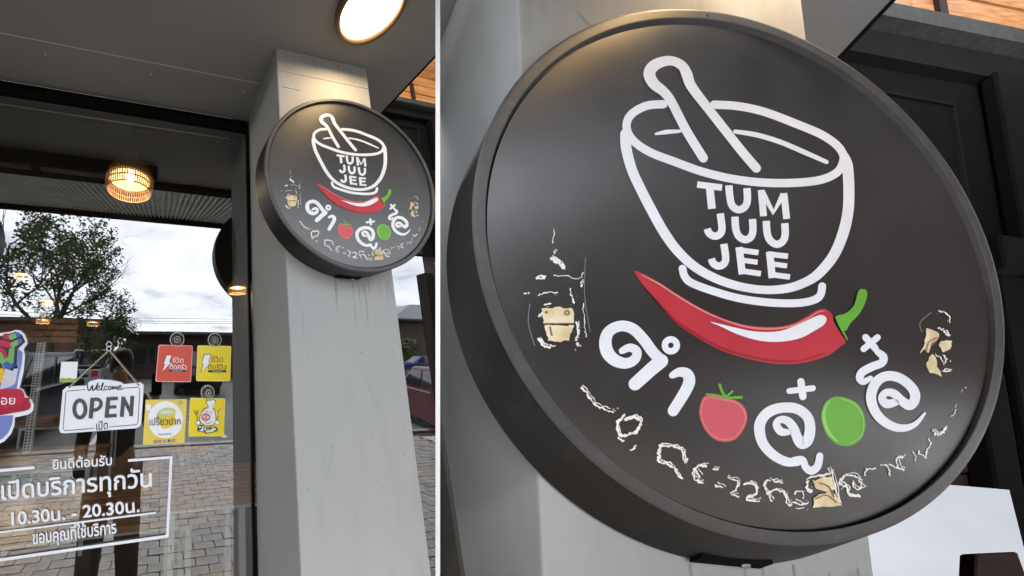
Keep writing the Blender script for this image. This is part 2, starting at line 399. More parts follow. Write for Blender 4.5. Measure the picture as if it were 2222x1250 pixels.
# ================================================================== SIGN BAY (built twice: small and large)
DEPTH = 0.278
def sign_art(W, root, size):
    def mp(px, py, off): 
        l = LR(px, py, 0.018); return W(l[0], l[1], 0.018-off)
    A = lambda: Art(mp)
    # --- mortar emblem
    mo = A()
    mo.stroke([(1439, 227), (1404, 230), (1374, 245), (1360, 265), (1362, 289), (1380, 312), (1414, 333), (1461, 351), (1522, 373), (1589, 389), (1656, 397), (1723, 397.5), (1780, 391), (1814, 376), (1827, 357), (1829, 337), (1814, 315), (1780, 292), (1723, 268), (1656, 243), (1599, 231), (1549, 228)], 18, 5)
    mo.stroke([(1357, 292, 24), (1358, 322, 23), (1370, 368, 22), (1388, 408, 22), (1411, 453, 22), (1440, 505, 22), (1471, 547, 21), (1510, 582, 20), (1559, 608, 19), (1612, 624, 18), (1665, 630, 18), (1714, 625, 19), (1753, 610, 20), (1779, 591, 22), (1808, 555, 23), (1828, 509, 24), (1839, 460, 24), (1841, 410, 24), (1838, 362, 24), (1832, 340, 18)], 22, 5)
    mo.stroke([(1480, 584), (1485, 601), (1500, 615), (1545, 632), (1602, 648), (1665, 657), (1721, 659), (1758, 654), (1778, 643), (1783, 622)], 17, 5)
    mo.stroke([(1525, 344, 20), (1488, 284, 20), (1456, 222, 20), (1439, 200, 21), (1418, 183, 24), (1408, 162, 26), (1417, 145, 25), (1438, 135, 22), (1460, 134, 20), (1480, 145, 21), (1490, 164, 24), (1499, 188, 22), (1535, 236, 20), (1575, 287, 20), (1609, 330, 20), (1640, 366, 20)], 20, 5)
    mo.stroke([(1422, 292, 5), (1444, 288, 10), (1474, 286, 7)], 8, 4)
    mo.stroke([(1594, 287, 9), (1639, 294, 11), (1690, 309, 11), (1740, 330, 11), (1792, 353, 9)], 11, 4)
    mo.build('mortar_emblem', 'white', root)
    # --- TUM JUU JEE
    G = [[([(1512, 401), (1566, 408)], 14), ([(1539, 405), (1544, 454)], 17)],
        [([(1581, 403), (1583, 428), (1588, 447), (1602, 456), (1616, 449), (1621, 434), (1620, 409)], 16, 4)],
        [([(1651, 413), (1656, 470)], 15), ([(1700, 420), (1706, 476)], 15), ([(1652, 416), (1677, 462), (1699, 422)], 13)],
        [([(1562, 464), (1566, 497), (1560, 510), (1549, 513), (1538, 507), (1534, 497)], 16, 4)],
        [([(1594, 471), (1596, 498), (1603, 514), (1617, 521), (1629, 514), (1633, 500), (1632, 476)], 16, 4)],
        [([(1662, 480), (1664, 507), (1671, 523), (1685, 531), (1698, 524), (1703, 509), (1702, 485)], 16, 4)],
        [([(1570, 530), (1574, 562), (1569, 574), (1558, 578), (1547, 572), (1543, 562)], 16, 4)],
        [([(1603, 537), (1610, 596)], 16), ([(1600, 543), (1645, 549)], 12), ([(1605, 565), (1643, 570)], 11), ([(1609, 589), (1650, 595)], 12)],
        [([(1669, 547), (1675, 604)], 16), ([(1665, 552), (1709, 557)], 12), ([(1670, 573), (1707, 578)], 11), ([(1674, 597), (1713, 602)], 12)]]
    for gl in G:
        t = A()
        for q_ in gl: t.stroke(q_[0], q_[1], q_[2] if len(q_) > 2 else 0, cap=False)
        t.build('letter', 'white', root)
    # --- chili
    ch = A()
    ch.poly([(1378, 588), (1426, 611), (1468, 638), (1517, 667), (1566, 690), (1619, 706), (1672, 710), (1714, 704), (1749, 687), (1770, 674), (1789, 671), (1805, 682), (1810, 703), (1834, 741), (1826, 750), (1793, 773), (1740, 788), (1686, 790), (1626, 780), (1566, 761), (1510, 731), (1461, 696), (1418, 646), (1390, 612)], 4, off=0.001)
    c0 = ch.build('chili_emblem', 'red', root)
    h = A(); h.base = .0045
    h.poly([(1540, 700), (1587, 711), (1637, 721), (1690, 720), (1735, 703), (1761, 691), (1780, 685), (1791, 692), (1786, 706), (1762, 721), (1735, 735), (1693, 743), (1647, 741), (1601, 728), (1566, 712)], 4)
    h.build('chili_highlight', 'white', root)
    h = A(); h.base = .0045
    h.stroke([(1390, 598, 2), (1430, 619, 4), (1468, 644, 4), (1517, 673, 4), (1566, 695, 3), (1619, 711, 4), (1672, 715, 4), (1716, 709, 4), (1751, 692, 3), (1772, 679, 3), (1787, 677, 2)], 3, 4)
    h.build('chili_light_edge', 'pink', root)
    h = A(); h.base = .0045
    h.stroke([(1395, 622, 2), (1421, 650, 3), (1463, 695, 4), (1512, 728, 4), (1567, 757, 4), (1627, 775, 4), (1686, 785, 4), (1740, 783, 3), (1790, 768, 2)], 3, 4)
    h.build('chili_shadow_edge', 'darkred', root)
    h = A(); h.base = .0045
    h.poly([(1811, 688), (1831, 682), (1851, 664), (1860, 633), (1870, 629), (1879, 634), (1877, 654), (1863, 682), (1843, 703), (1832, 720), (1820, 706)], 3)
    h.stroke([(1812, 690, 4), (1820, 708, 5), (1836, 738, 3)], 4, 3)
    h.build('chili_stem', 'green', root)
    # --- Thai name
    th = A()
    th.stroke([(1349, 762, 14), (1366, 755, 18), (1381, 763, 20), (1377, 780, 21), (1358, 789, 23), (1335, 783, 26), (1318, 766, 28), (1313, 741, 27), (1322, 719, 24), (1346, 708, 23), (1372, 714, 24), (1395, 736, 24), (1414, 762, 24), (1428, 777, 24)], 23, 5)
    th.stroke([(1434, 784, 30), (1410, 804, 29), (1377, 834, 28)], 28, 0)
    th.build('thai_letter', 'white', root); th = A()
    th.ring(1455, 750, 13, 14)
    th.build('thai_letter', 'white', root); th = A()
    th.stroke([(1458, 815, 14), (1474, 808, 20), (1490, 812, 24), (1495, 828, 26), (1485, 852, 25), (1460, 892, 24)], 24, 5)
    th.build('thai_letter', 'white', root); th = A()
    th.stroke([(1712, 938, 12), (1694, 937, 18), (1684, 922, 17), (1692, 911, 15), (1708, 914, 18), (1721, 929, 20), (1729, 950, 22), (1739, 963, 24), (1752, 955, 24), (1757, 930, 23), (1751, 905, 22), (1729, 888, 22), (1700, 885, 22), (1672, 892, 23), (1654, 908, 23), (1647, 930, 24), (1654, 961, 22), (1675, 986, 21), (1704, 1002, 20), (1730, 1003, 17)], 22, 5)
    th.stroke([(1722, 999, 14), (1740, 998, 15), (1747, 1014, 16), (1760, 1022, 18), (1773, 1012, 17), (1778, 990, 15)], 15, 5)
    th.build('thai_letter', 'white', root); th = A()
    for a_, b_, w_ in (((1712, 849), (1763, 843), 13), ((1737, 829), (1741, 861), 16), ((1873, 758), (1903, 733), 14), ((1877, 733), (1898, 757), 15)): th.stroke([a_, b_], w_, 0)
    th.stroke([(1902, 764, 13), (1915, 775, 18), (1912, 788, 18), (1890, 797, 18), (1870, 808, 18), (1864, 821, 17), (1872, 829, 15), (1888, 821, 10)], 16, 5)
    th.stroke([(1941, 874, 16), (1922, 877, 20), (1912, 865, 17), (1921, 853, 16), (1938, 855, 18), (1954, 870, 20), (1971, 880, 22), (1982, 871, 22), (1983, 853, 22), (1969, 834, 21), (1947, 820, 21), (1922, 817, 21), (1902, 828, 22), (1891, 848, 22), (1889, 870, 22), (1898, 895, 21), (1916, 915, 20), (1941, 928, 18), (1966, 929, 15), (1987, 919, 11), (2005, 898, 5)], 20, 5)
    th.build('thai_letter', 'white', root)
    # --- tomato and lime
    a = A(); a.poly([(1531, 859), (1566, 863), (1598, 870), (1616, 886), (1621, 909), (1612, 934), (1595, 954), (1573, 959), (1549, 953), (1528, 931), (1517, 902), (1519, 877)], 4, off=.001); a.build('tomato_emblem', 'tomato', root)
    a = A(); a.stroke([(1534, 863, 3), (1566, 867, 4), (1596, 874, 4), (1612, 889, 4), (1617, 910, 4), (1608, 932, 3), (1594, 948, 3), (1573, 955, 4), (1550, 948, 3), (1531, 928, 3), (1521, 901, 3), (1523, 879, 3)], 3, 4, True); a.build('tomato_edge', 'tomato2', root)
    a = A(); a.stroke([(1561, 836, 7), (1565, 848, 6), (1573, 862, 7)], 7, 3); a.stroke([(1531, 856, 3), (1550, 858, 5), (1570, 862, 4)], 4, 3)
    a.stroke([(1574, 862), (1588, 850)], 5, 0); a.stroke([(1578, 864, 5), (1608, 863, 6)], 6, 0); a.build('tomato_leaves', 'green', root)
    a = A(); a.poly([(1821, 861), (1853, 871), (1872, 894), (1877, 923), (1869, 951), (1846, 967), (1817, 965), (1793, 944), (1781, 909), (1786, 881), (1800, 865)], 4, off=.001); a.build('lime_emblem', 'green', root)
    a = A(); a.stroke([(1801, 870, 2), (1790, 885, 5), (1787, 908, 7), (1797, 938, 7), (1816, 958, 3)], 6, 4)
    a.stroke([(1822, 865, 2), (1850, 875, 3), (1868, 896, 3), (1873, 923, 3), (1866, 948, 2), (1845, 963, 2)], 3, 4); a.build('lime_light_edge', 'lgreen', root)
    # --- glue left where old letters came off
    p = A(); rp_ = random.Random(4)
    _poly = p.poly
    def rpoly(pts):
        out = []
        for i in range(len(pts)):
            a = pts[i]; b = pts[(i+1) % len(pts)]; m_ = max(2, int(math.dist(a, b)/6))
            for k in range(m_):
                t = k/m_; out.append((a[0]+(b[0]-a[0])*t+rp_.uniform(-2, 2), a[1]+(b[1]-a[1])*t+rp_.uniform(-2, 2)))
        return _poly(out)
    p.poly = rpoly
    p.poly([(1176, 671), (1210, 667), (1243, 670), (1245, 702), (1178, 703)]); p.poly([(1181, 707), (1244, 706), (1234, 739), (1215, 744), (1190, 741), (1186, 722)])
    p.poly([(2008, 713), (2034, 720), (2038, 733), (2030, 742), (2018, 750), (2012, 766), (2004, 760), (1994, 768), (2005, 745)])
    p.poly([(2020, 770), (2030, 776), (2032, 798), (2041, 817), (2015, 809), (2008, 789)]); p.poly([(2040, 740), (2064, 741), (2061, 759), (2044, 764), (2034, 752)])
    p.poly([(1764, 1080), (1800, 1066), (1817, 1080), (1822, 1097), (1790, 1100), (1763, 1104)]); p.poly([(1760, 1044), (1800, 1034), (1812, 1062), (1790, 1066), (1770, 1062)])
    d_ = A(); d_.base = .006; d_.ring(1229, 681, 4.5, 3, 12); d_.disc(1184, 680, 3); d_.stroke([(1178, 704.5), (1246, 704)], 2.2, 0); d_.stroke([(1192, 712), (1196, 730)], 3, 0); d_.stroke([(2006, 768), (2012, 745), (2030, 735)], 2, 3); d_.stroke([(2018, 752), (2026, 744)], 3, 0); d_.stroke([(1775, 1050), (1795, 1058), (1806, 1080)], 2.5, 3); d_.stroke([(1766, 1085), (1790, 1076), (1812, 1092)], 2, 3)
    d_.build('paper_stain', flat('stain_brown', (.25, .16, .07), .8), root)['kind'] = 'stuff'
    p.build('torn_paper_patch', 'paper', root)['kind'] = 'stuff'
    q = A(); q.step = .0002; rs = random.Random(11)
    def rag(pts, wd, jit=2.2):
        P = smoothpts(pts, 5); P = [(x+rs.uniform(-jit, jit), y+rs.uniform(-jit, jit), max(1.2, wd*rs.uniform(.25, .85))) for x, y, _ in P]
        
        i = 0
        while i < len(P)-2:
            j = min(len(P)-1, i+rs.randint(3, 9)); q.stroke(P[i:j+1], wd, 0, off=.0015+.0002*rs.randint(0, 9)); i = j+rs.choice((0, 0, 0, 1))
            if rs.random() < .5:
                x, y, _ = P[j]; x += rs.uniform(-8, 8); y += rs.uniform(-8, 8); w2 = rs.uniform(1, 3.2)
                q.poly([(x+rs.uniform(-w2, w2), y+rs.uniform(-w2, w2)) for _ in range(4)])
    for pts, wd in (([(1262, 842), (1280, 862), (1292, 880), (1312, 888), (1331, 896)], 7), ([(1352, 905), (1338, 920), (1345, 945), (1362, 945), (1382, 935), (1389, 915), (1375, 905), (1355, 910)], 10), ([(1340, 950), (1352, 958)], 5), ([(1368, 978), (1378, 972)], 8),
                    ([(1432, 966), (1428, 985), (1430, 1003), (1448, 1006), (1465, 1022), (1478, 1040)], 9), ([(1434, 967), (1462, 969), (1480, 978), (1484, 1003), (1489, 998)], 8), ([(1531, 1011), (1512, 1013), (1503, 1030), (1512, 1044), (1524, 1047)], 7), ([(1510, 1020), (1520, 1036)], 6),
                    ([(1548, 1019), (1556, 1019)], 6), ([(1551, 1054), (1570, 1057)], 8), ([(1578, 1038), (1598, 1044), (1598, 1060), (1586, 1072), (1602, 1078)], 6), ([(1615, 1052), (1634, 1050), (1640, 1072), (1618, 1082), (1645, 1087)], 7),
                    ([(1664, 1072), (1657, 1054), (1666, 1044), (1690, 1046), (1696, 1050)], 6), ([(1672, 1088), (1668, 1068), (1690, 1065), (1702, 1072), (1708, 1094), (1716, 1096)], 7), ([(1722, 1070), (1740, 1066), (1742, 1082)], 5), ([(1722, 1088), (1735, 1096), (1750, 1092)], 6), ([(1725, 1104), (1745, 1104)], 4),
                    ([(1750, 1046), (1748, 1060), (1758, 1068)], 8), ([(1803, 1024), (1812, 1060), (1823, 1098)], 6), ([(1750, 1040), (1775, 1034), (1798, 1028), (1796, 1016)], 6),
                    ([(1828, 1036), (1822, 1050), (1838, 1058), (1842, 1075), (1862, 1078)], 9), ([(1828, 1034), (1850, 1032), (1864, 1042), (1868, 1060), (1856, 1060), (1848, 1050)], 6), ([(1876, 1034), (1880, 1020), (1897, 1018)], 5), ([(1911, 1008), (1926, 1014), (1929, 1032)], 5), ([(1930, 1010), (1940, 1014)], 4),
                    ([(1958, 992), (1946, 996), (1948, 1016), (1958, 1018)], 6), ([(1978, 982), (1985, 992), (1984, 1002)], 4), ([(1992, 982), (2006, 994), (2008, 980), (2018, 966), (2012, 952)], 5), ([(2024, 935), (2034, 944), (2046, 938), (2050, 928)], 8), ([(2060, 905), (2070, 898), (2074, 880)], 2.5), ([(2084, 850), (2086, 846)], 3),
                    ([(1196, 562), (1208, 570), (1221, 579)], 14), ([(1162, 605), (1180, 604)], 12), ([(1203, 498), (1200, 530)], 3), ([(1202, 545), (1203, 550)], 6), ([(1200, 598), (1230, 601), (1258, 604), (1264, 592)], 3), ([(1260, 612), (1261, 620)], 6), ([(1136, 637), (1142, 637)], 4), ([(1168, 641), (1190, 636), (1215, 635)], 4),
                    ([(1236, 628), (1240, 648), (1246, 660)], 5), ([(1180, 662), (1192, 658)], 5), ([(1166, 688), (1176, 680)], 8), ([(1250, 700), (1254, 722), (1248, 740)], 7), ([(1170, 738), (1178, 752), (1198, 754)], 10), ([(1264, 660), (1268, 700), (1270, 730)], 3), ([(1252, 745), (1254, 752)], 6),
                    ([(2038, 676), (2056, 683), (2062, 704)], 5), ([(2048, 722), (2058, 730)], 7), ([(2044, 770), (2052, 780), (2046, 790)], 5), ([(2044, 806), (2060, 806)], 6), ([(2036, 712), (2044, 716)], 4), ([(2030, 770), (2044, 784)], 4)):
        rag(pts, wd)
        if wd > 5: rag([(x+rs.uniform(2, 5), y+rs.uniform(-5, -2)) for x, y in pts], wd*.45)
    o = q.build('glue_residue', 'glue', root); o['kind'] = 'stuff'
    q = A(); q.base = .0006; q.step = .00005
    for _ in range(120):
        ang = rs.uniform(0, 2*PI); rr = 560*math.sqrt(rs.random())*.93; x = 1603+rr*math.cos(ang); y = 600+rr*math.sin(ang)
        if y > 480 or rs.random() < .25: q.poly([(x+rs.uniform(-2, 2), y+rs.uniform(-2, 2)) for _ in range(3)])
    for pts in ([(1270, 560), (1268, 640), (1280, 720)], [(1150, 660), (1146, 700), (1160, 750)], [(2000, 720), (1996, 700), (2020, 678)]): q.stroke(pts, 1.8, 3)
    o = q.build('surface_scuffs', 'scuff', root); o['kind'] = 'stuff'

def build_bay(W, clipper, big):
    sz = 'large' if big else 'small'
    # ---- sign
    root = empty('round_sign', W(0, 0, DEPTH), ('huge round charcoal shop sign with mortar and chili, filling the right half' if big else
                 'smaller round charcoal shop sign with mortar and chili, on the column beside the glass front'), 'sign', 'round mortar signs')
    N = 160
    MB().lathe([(0.0001, .018), (.9455, .018), (.9465, .024)], n=N, W=W).build('sign_face', 'face', root, False)
    MB().lathe([(.93, .034), (.962, .034)], n=N, W=W).build('shadow_gap', 'drum', root, False)
    MB().lathe([(.957, .034), (.957, .002), (.960, 0), (.988, 0), (.996, .003), (1.0, .009)], n=N, W=W).build('rim', 'rim', root, False)
    MB().lathe([(1.0, .009), (1.0, .262), (.996, .270), (.988, .270), (.988, DEPTH), (.0001, DEPTH)], n=N, W=W).build('drum', 'drum', root, False)
    for ang_ in (-1.66,):
        xx, yy = .972*math.cos(ang_), .972*math.sin(ang_)
        MB().lathe([(.0055, .0), (.005, -.0022), (.0003, -.003)], n=10, W=lambda p, q_, z: W(p+xx, q_+yy, z)).build('rim_pin', 'drum', root)
    # hatch under the drum with a bright screw
    hb = MB(); pa = [LR(x, y, .2) for x, y in ((1498, 1216), (1640, 1216))]
    a0, a1 = -.16, .10
    def dr(a, r, c): 
        th = math.atan2(1, 0)-a; return W(r*math.cos(th), r*math.sin(th), c)
    hb.box8([dr((a0, a1)[i & 1], (1.0, 1.016)[(i >> 1) & 1], (.185, .255)[i >> 2]) for i in range(8)])
    hb.build('hatch', 'black', root)
    sc_ = MB().lathe([(.0001, 0), (.022, 0), (.026, -.006), (.026, -.02)], n=12, W=lambda x, y, z: W(x*.6+.02, 1.022+z*.5, .215+y*.6)).build('screw', 'chrome', root)
    sign_art(W, root, sz)
    # ---- column
    a0, a1 = -.682, .582
    top = CB; bot = 3.2 if big else (HC-(-CAML[1]*U)*0)/U
    bot = 4.4 if big else CAML[1]+HC/U
    co = empty('column', W(-.05, bot, .8), ('grey plastered column behind the huge round sign' if big else 'grey plastered square column carrying the smaller round sign'), 'column', 'grey columns')
    b = MB(); nb = 24
    b.box(a0, a1, top, bot, DEPTH+.002, CG-.004 if not big else CG+.5, W)
    s = b.build('shaft', 'paint', co); clipper(s)
    bevel(s, 0.004 if not big else .012, 2)
    b = MB()
    b.box(a0+.02, a1-.02, -1.565, -1.558, DEPTH-.004, DEPTH+.01, W)     # board joint below the soffit
    b.box(a0+.05, a0+.3, -1.33, -1.326, DEPTH-.003, DEPTH+.01, W)
    b.build('board_joint', 'joint', co)
    b = MB(); rs = random.Random(5)
    for _ in range(34):
        x = rs.uniform(a0+.05, a1-.05); y = rs.uniform(-1.8, 3.0); r = rs.uniform(.004, .012)
        b.lathe([(r*1.0, 0), (r*.6, -.006), (.0005, -.008)], n=7, W=lambda p, q_, z: W(p+x, q_*1.4+y, DEPTH+.002+z))
    o = b.build('plaster_blemish', 'paint', co); o['kind'] = 'stuff'
    b = MB(); rs = random.Random(21)
    for (x0, y0, dx, dy, n_) in ((-.60, 1.15, .05, .18, 9), (-.52, 1.35, -.03, .22, 8), (.50, 1.02, .05, .16, 8), (.2, -1.75, .25, .04, 7), (-.45, -1.2, .1, .1, 6), (.1, 2.0, .12, .3, 10), (-.3, 2.6, -.08, .25, 8)):
        pts = [(x0+dx*i/n_+rs.uniform(-.008, .008), y0+dy*i/n_+rs.uniform(-.008, .008)) for i in range(n_+1)]
        for p, q_ in zip(pts, pts[1:]):
            t_ = rs.uniform(.0012, .003); b.add([W(p[0]-t_, p[1], DEPTH-.0005), W(p[0]+t_, p[1], DEPTH-.0005), W(q_[0]+t_*.7, q_[1], DEPTH-.0005), W(q_[0]-t_*.7, q_[1], DEPTH-.0005)], [(0, 1, 2, 3)])
    for k in range(14):      # rain and dust runs
        x = rs.uniform(a0+.04, a1-.04); y = rs.choice((1.0, 1.05, .98, -1.85)); ln = rs.uniform(.08, .5); t_ = rs.uniform(.002, .006)
        b.add([W(x-t_, y, DEPTH-.0003), W(x+t_, y, DEPTH-.0003), W(x+t_*.3, y+ln, DEPTH-.0003), W(x-t_*.3, y+ln, DEPTH-.0003)], [(0, 1, 2, 3)])
    o = b.build('hairline_crack', 'crack', co); o['kind'] = 'stuff'
    # ---- soffit
    E = 1.325
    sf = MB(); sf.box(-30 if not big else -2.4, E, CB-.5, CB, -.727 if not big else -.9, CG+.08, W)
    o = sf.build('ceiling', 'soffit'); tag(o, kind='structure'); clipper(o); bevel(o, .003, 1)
    t = MB(); t.box(E+.002, E+.035, CB-.5, CB-.012, -.727 if not big else -.9, CG+.01, W)
    o = t.build('edge_trim', 'black'); tag(o, ('black metal trim along the canopy edge above the huge sign' if big else 'black metal trim along the canopy edge above the smaller sign'), 'trim', 'canopy edge trims'); clipper(o)
    # joints and screws in the soffit
    jn = MB(); jn.box(-14 if not big else -1.6, a0-.02, CB+.002, CB+.005, .78, .79, W)
    for k in range(6): jn.lathe([(.0005, .012), (.012, .010), (.014, 0)], n=8, W=lambda p, q_, z, k=k: W(p-.9-k*1.3, CB+z, .95+q_))
    o = jn.build('ceiling_joint', 'joint', None); tag(o, kind='structure'); clipper(o)
    # ---- round ceiling lamp
    lx, lc, lr = .125, -.345, .345
    lp = empty('ceiling_lamp', W(lx, CB, lc), ('round lit downlight in the canopy above the huge sign' if big else 'round lit downlight with brown ring in the canopy above the smaller sign'), 'lamp', 'round canopy downlights')
    Wl = lambda x, y, z: W(x+lx, CB+z, y+lc)
    MB().lathe([(lr, 0), (lr, .10), (lr*.97, .12), (lr*.88, .12), (lr*.84, .07)], n=48, W=Wl).build('lamp_ring', 'brass', lp, True)
    MB().lathe([(.0001, .085), (lr*.85, .075)], n=48, W=Wl).build('diffuser', 'emit', lp, True)
    # ---- facade right of the column
    fc = CG
    def P(x, y, c=fc): return LR(x, y, c)
    R_ = 4.4 if big else 5.2
    L1 = P(2085, 40)[1]; L2 = P(2065, 83)[1]; L3 = P(2038, 135)[1]; FT = P(1990, 180)[1]; FRx = P(2118, 310)[0]
    fw = empty('beam_frame', W(2.4, L3, fc), ('black steel and timber frame behind the huge sign' if big else 'black steel and timber frame right of the smaller sign'), 'frame', 'dark timber frames')
    def piece(nm, m_, x0, x1, y0, y1, c0, c1, bv=.004):
        o = MB().box(x0, x1, y0, y1, c0, c1, W).build(nm, m_, fw); clipper(o); bevel(o, bv*(3 if big else 1), 1); return o
    piece('steel_angle', 'steel', a1+.01, R_, L1, L1+(L2-L1)*.45, fc-.02, fc+.2)
    piece('steel_angle', 'steel', a1+.01, R_, L1+(L2-L1)*.5, L2, fc-.06, fc+.2)
    piece('beam', 'brownd', a1+.01, R_, L2+.01, L3, fc+.03, fc+.2)
    piece('back_board', 'dark', a1+.01, R_, L3+.005, .21, fc+.10, fc+.24)
    tr = P(2151, 161)[0]; tr2 = P(2210, 161)[0]
    piece('inner_trim', 'brownd', a1+.01, FRx, FT, FT+.025, fc+.08, fc+.12)
    piece('inner_trim', 'brownd', FRx-.03, FRx, FT+.03, .1, fc+.08, fc+.12)
    piece('post', 'black', tr, tr2, L3+.01, 2.5, fc-.03, fc+.09)
    bb0 = P(2187, 523)[1]; bb1 = P(2190, 590)[1]
    piece('cross_bar', 'brownd', FRx, R_, bb0, bb1, fc-.05, fc+.08)
    piece('black_board', 'black', FRx+.01, R_, bb1+.02, 3.0, fc+.0, fc+.08) if big else None
    for k in range(5):
        y = -.42+k*.118; piece('eave_reflection_slat', 'brownpost', a1+.02, 2.375, y, y+.105, fc+.02+.012*k, fc+.085)  # solid slats in place of eave planks mirrored in dark glass
    piece('mullion', 'black', 2.39 if big else 2.62, 2.56 if big else 2.8, -.5, 4.3 if not big else 2.5, fc-.08, fc+.09)
    # plank wall above
    pw = empty('plank_wall', W(2.4, L1-.3, fc), ('orange timber plank wall above the frame behind the huge sign' if big else 'orange timber plank wall above the frame right of the smaller sign'), 'wall', 'orange plank walls')
    y = L1-.01; row = 0
    while y > L1-1.9:
        h = .075 if row == 0 else .22
        x = a1+.01-(.35 if row % 2 else .0)
        while x < R_:
            ln = 1.15 if row else 1.9
            x1 = min(x+ln, R_)
            if x1-x > .1:
                o = MB().box(max(x, a1+.01)+.006, x1-.006, y-h+.006, y-.004, fc+.10+rnd(0, .012), fc+.2, W).build('plank', 'plank', pw); clipper(o)
                if len(o.data.vertices): bevel(o, .003*(3 if big else 1), 1)
                else: bpy.data.objects.remove(o)
            x += ln
        y -= h; row += 1
    bx_ = P(2072, 8)[0]
    o = MB().box(bx_-.03, bx_+.03, L1-.5, L1-.085, fc+.07, fc+.11, W).build('batten', 'brownpost', pw); clipper(o)
    o = MB().box(a1+.01, R_, L1-1.9, L1, fc+.21, fc+.26, W).build('backing', 'dark', pw); clipper(o)
PXL, PXR = 945.0, 955.0
build_bay(WL, lambda o: clip(o, PXL, True), False)
build_bay(WR, lambda o: clip(o, PXR, False), True)

# ================================================================== white partition between the two bays
p0 = atY(PXL, 600, YG+.012); 
b = MB(); dL = ray(PXL, 600); dR = ray(PXR, 600); dL.z = dR.z = 0
nL = (ray(PXL, 100)).cross(ray(PXL, 1100)).normalized(); nR = (ray(PXR, 100)).cross(ray(PXR, 1100)).normalized()
def edge(px, py, Y): return atY(px, py, Y)
Y0, Y1 = YG+.03, YG+.75
pts = []
for py in (-220, 1700):
    l = edge(PXL, py, Y0); r = edge(PXR, py, Y0); 
    dd = (l-Vector((0, 0, HC))); dd.z = 0; dd = Vector((0.72, .69, 0)).normalized()*0.7
    pts += [l, r, l+dd+Vector((.02, 0, 0)), r+dd]
b.box8(pts)
o = b.build('partition_wall', 'partition'); tag(o, 'narrow bright white upright fin dividing the two sign bays', 'partition')

# ================================================================== SHOP FRONT (left)
XL = -6.5
def PL(px, py, c=CG): return LLc(px, py, c)
front = empty('shop_window', (-1.5, YG, 0), 'large shop window beside the column, mirroring tree, sky and street', 'window')
aj = -.70
def lb(x0, x1, b0, b1, c0, c1, nm, m_, par, bv=.003):
    o = MB().box(x0, x1, b0, b1, c0, c1, WL).build(nm, m_, par); bevel(o, bv, 1); return o
floorb = CAML[1]+HC/U
h0 = PL(200, 191+4)[1]; 
tb = CB
hb1 = PL(0, 175)[1]; hb2 = PL(0, 198)[1]
lb(-24, aj, CB+.001, CB+.13, CG+.06, CG+.2, 'header_recess', 'black', front)
lb(-24, aj, CB+.135, CB+.27, CG-.02, CG+.2, 'header_bar', 'brownd', front)
lb(-24, aj, CB+.28, CB+.31, CG-.005, CG+.1, 'header_bead', 'black', front)
lb(aj-.035, aj-.003, CB+.32, floorb-.01, CG-.03, CG+.08, 'jamb', 'black', front)
lb(-24, aj, floorb-.15, floorb-.02, CG-.03, CG+.08, 'sill_rail', 'black', front)
gp = MB().add([WL(-24, CB+.312, CG), WL(aj-.036, CB+.312, CG), WL(aj-.036, floorb-.15, CG), WL(-24, floorb-.15, CG)], [(0, 1, 2, 3)]).build('glass_pane', 'glass', front)
# transom lines seen through the upper glass
for k, y in enumerate((-1.05,)):
    pass
# right pane, beside the column
a1 = .582
sw = empty('side_window', WL(1.5, 2, CG), 'narrow side window right of the column, mirroring clouds and parked cars', 'window')
o = MB().add([WL(a1+.02, .215, CG+.02), WL(2.61, .215, CG+.02), WL(2.61, floorb-.1, CG+.02), WL(a1+.02, floorb-.1, CG+.02)], [(0, 1, 2, 3)]).build('glass_pane', 'glass2', sw); clip(o, PXL, True)
o = MB().box(a1+.02, 2.61, floorb-.1, floorb, CG-.02, CG+.08, WL).build('sill_rail', 'black', sw); clip(o, PXL, True)

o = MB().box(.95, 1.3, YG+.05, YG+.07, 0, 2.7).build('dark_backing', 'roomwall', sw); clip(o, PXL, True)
# tilted vent pane in the large bay, mirroring the clouds
dv_ = ray(2080, 1150).normalized(); tgt = Vector((0.3, -0.8, 0.55)).normalized(); nn = (tgt-dv_).normalized()
c0 = WR(*LR(2060, 1060, CG+.04)) 
def onpane(px, py, extra=0):
    d = ray(px, py); o_ = Vector((0, 0, HC)); return o_+d*(((c0-o_).dot(nn)+extra)/d.dot(nn))
vp = empty('vent_pane', c0, 'tilted window pane mirroring clouds, right below the huge sign', 'window')
pq = [onpane(x, y) for x, y in ((1870, 1036), (2190, 1063), (2250, 1300), (1870, 1300))]
bk = [p-nn*.03 for p in pq]
MB().add(pq, [(0, 1, 2, 3)]).build('glass_pane', glassmat('vent_glass', .21, (.3, .3, .3)), vp)
MB().add(bk, [(0, 1, 2, 3)]).build('pane_backing', 'dark', vp)
o = MB().box8([onpane(x, y, e_) for e_ in (.05, -.01) for (x, y) in ((2115, 1201), (2206, 1197), (2112, 1290), (2240, 1290))]).build('post_reflection_board', 'brownpost', None)  # solid board in place of a dark post mirrored in the pane
tag(o, 'dark brown board imitating a mirrored post, lower right corner of the tilted pane', 'board')
bevel(o, .01, 1)

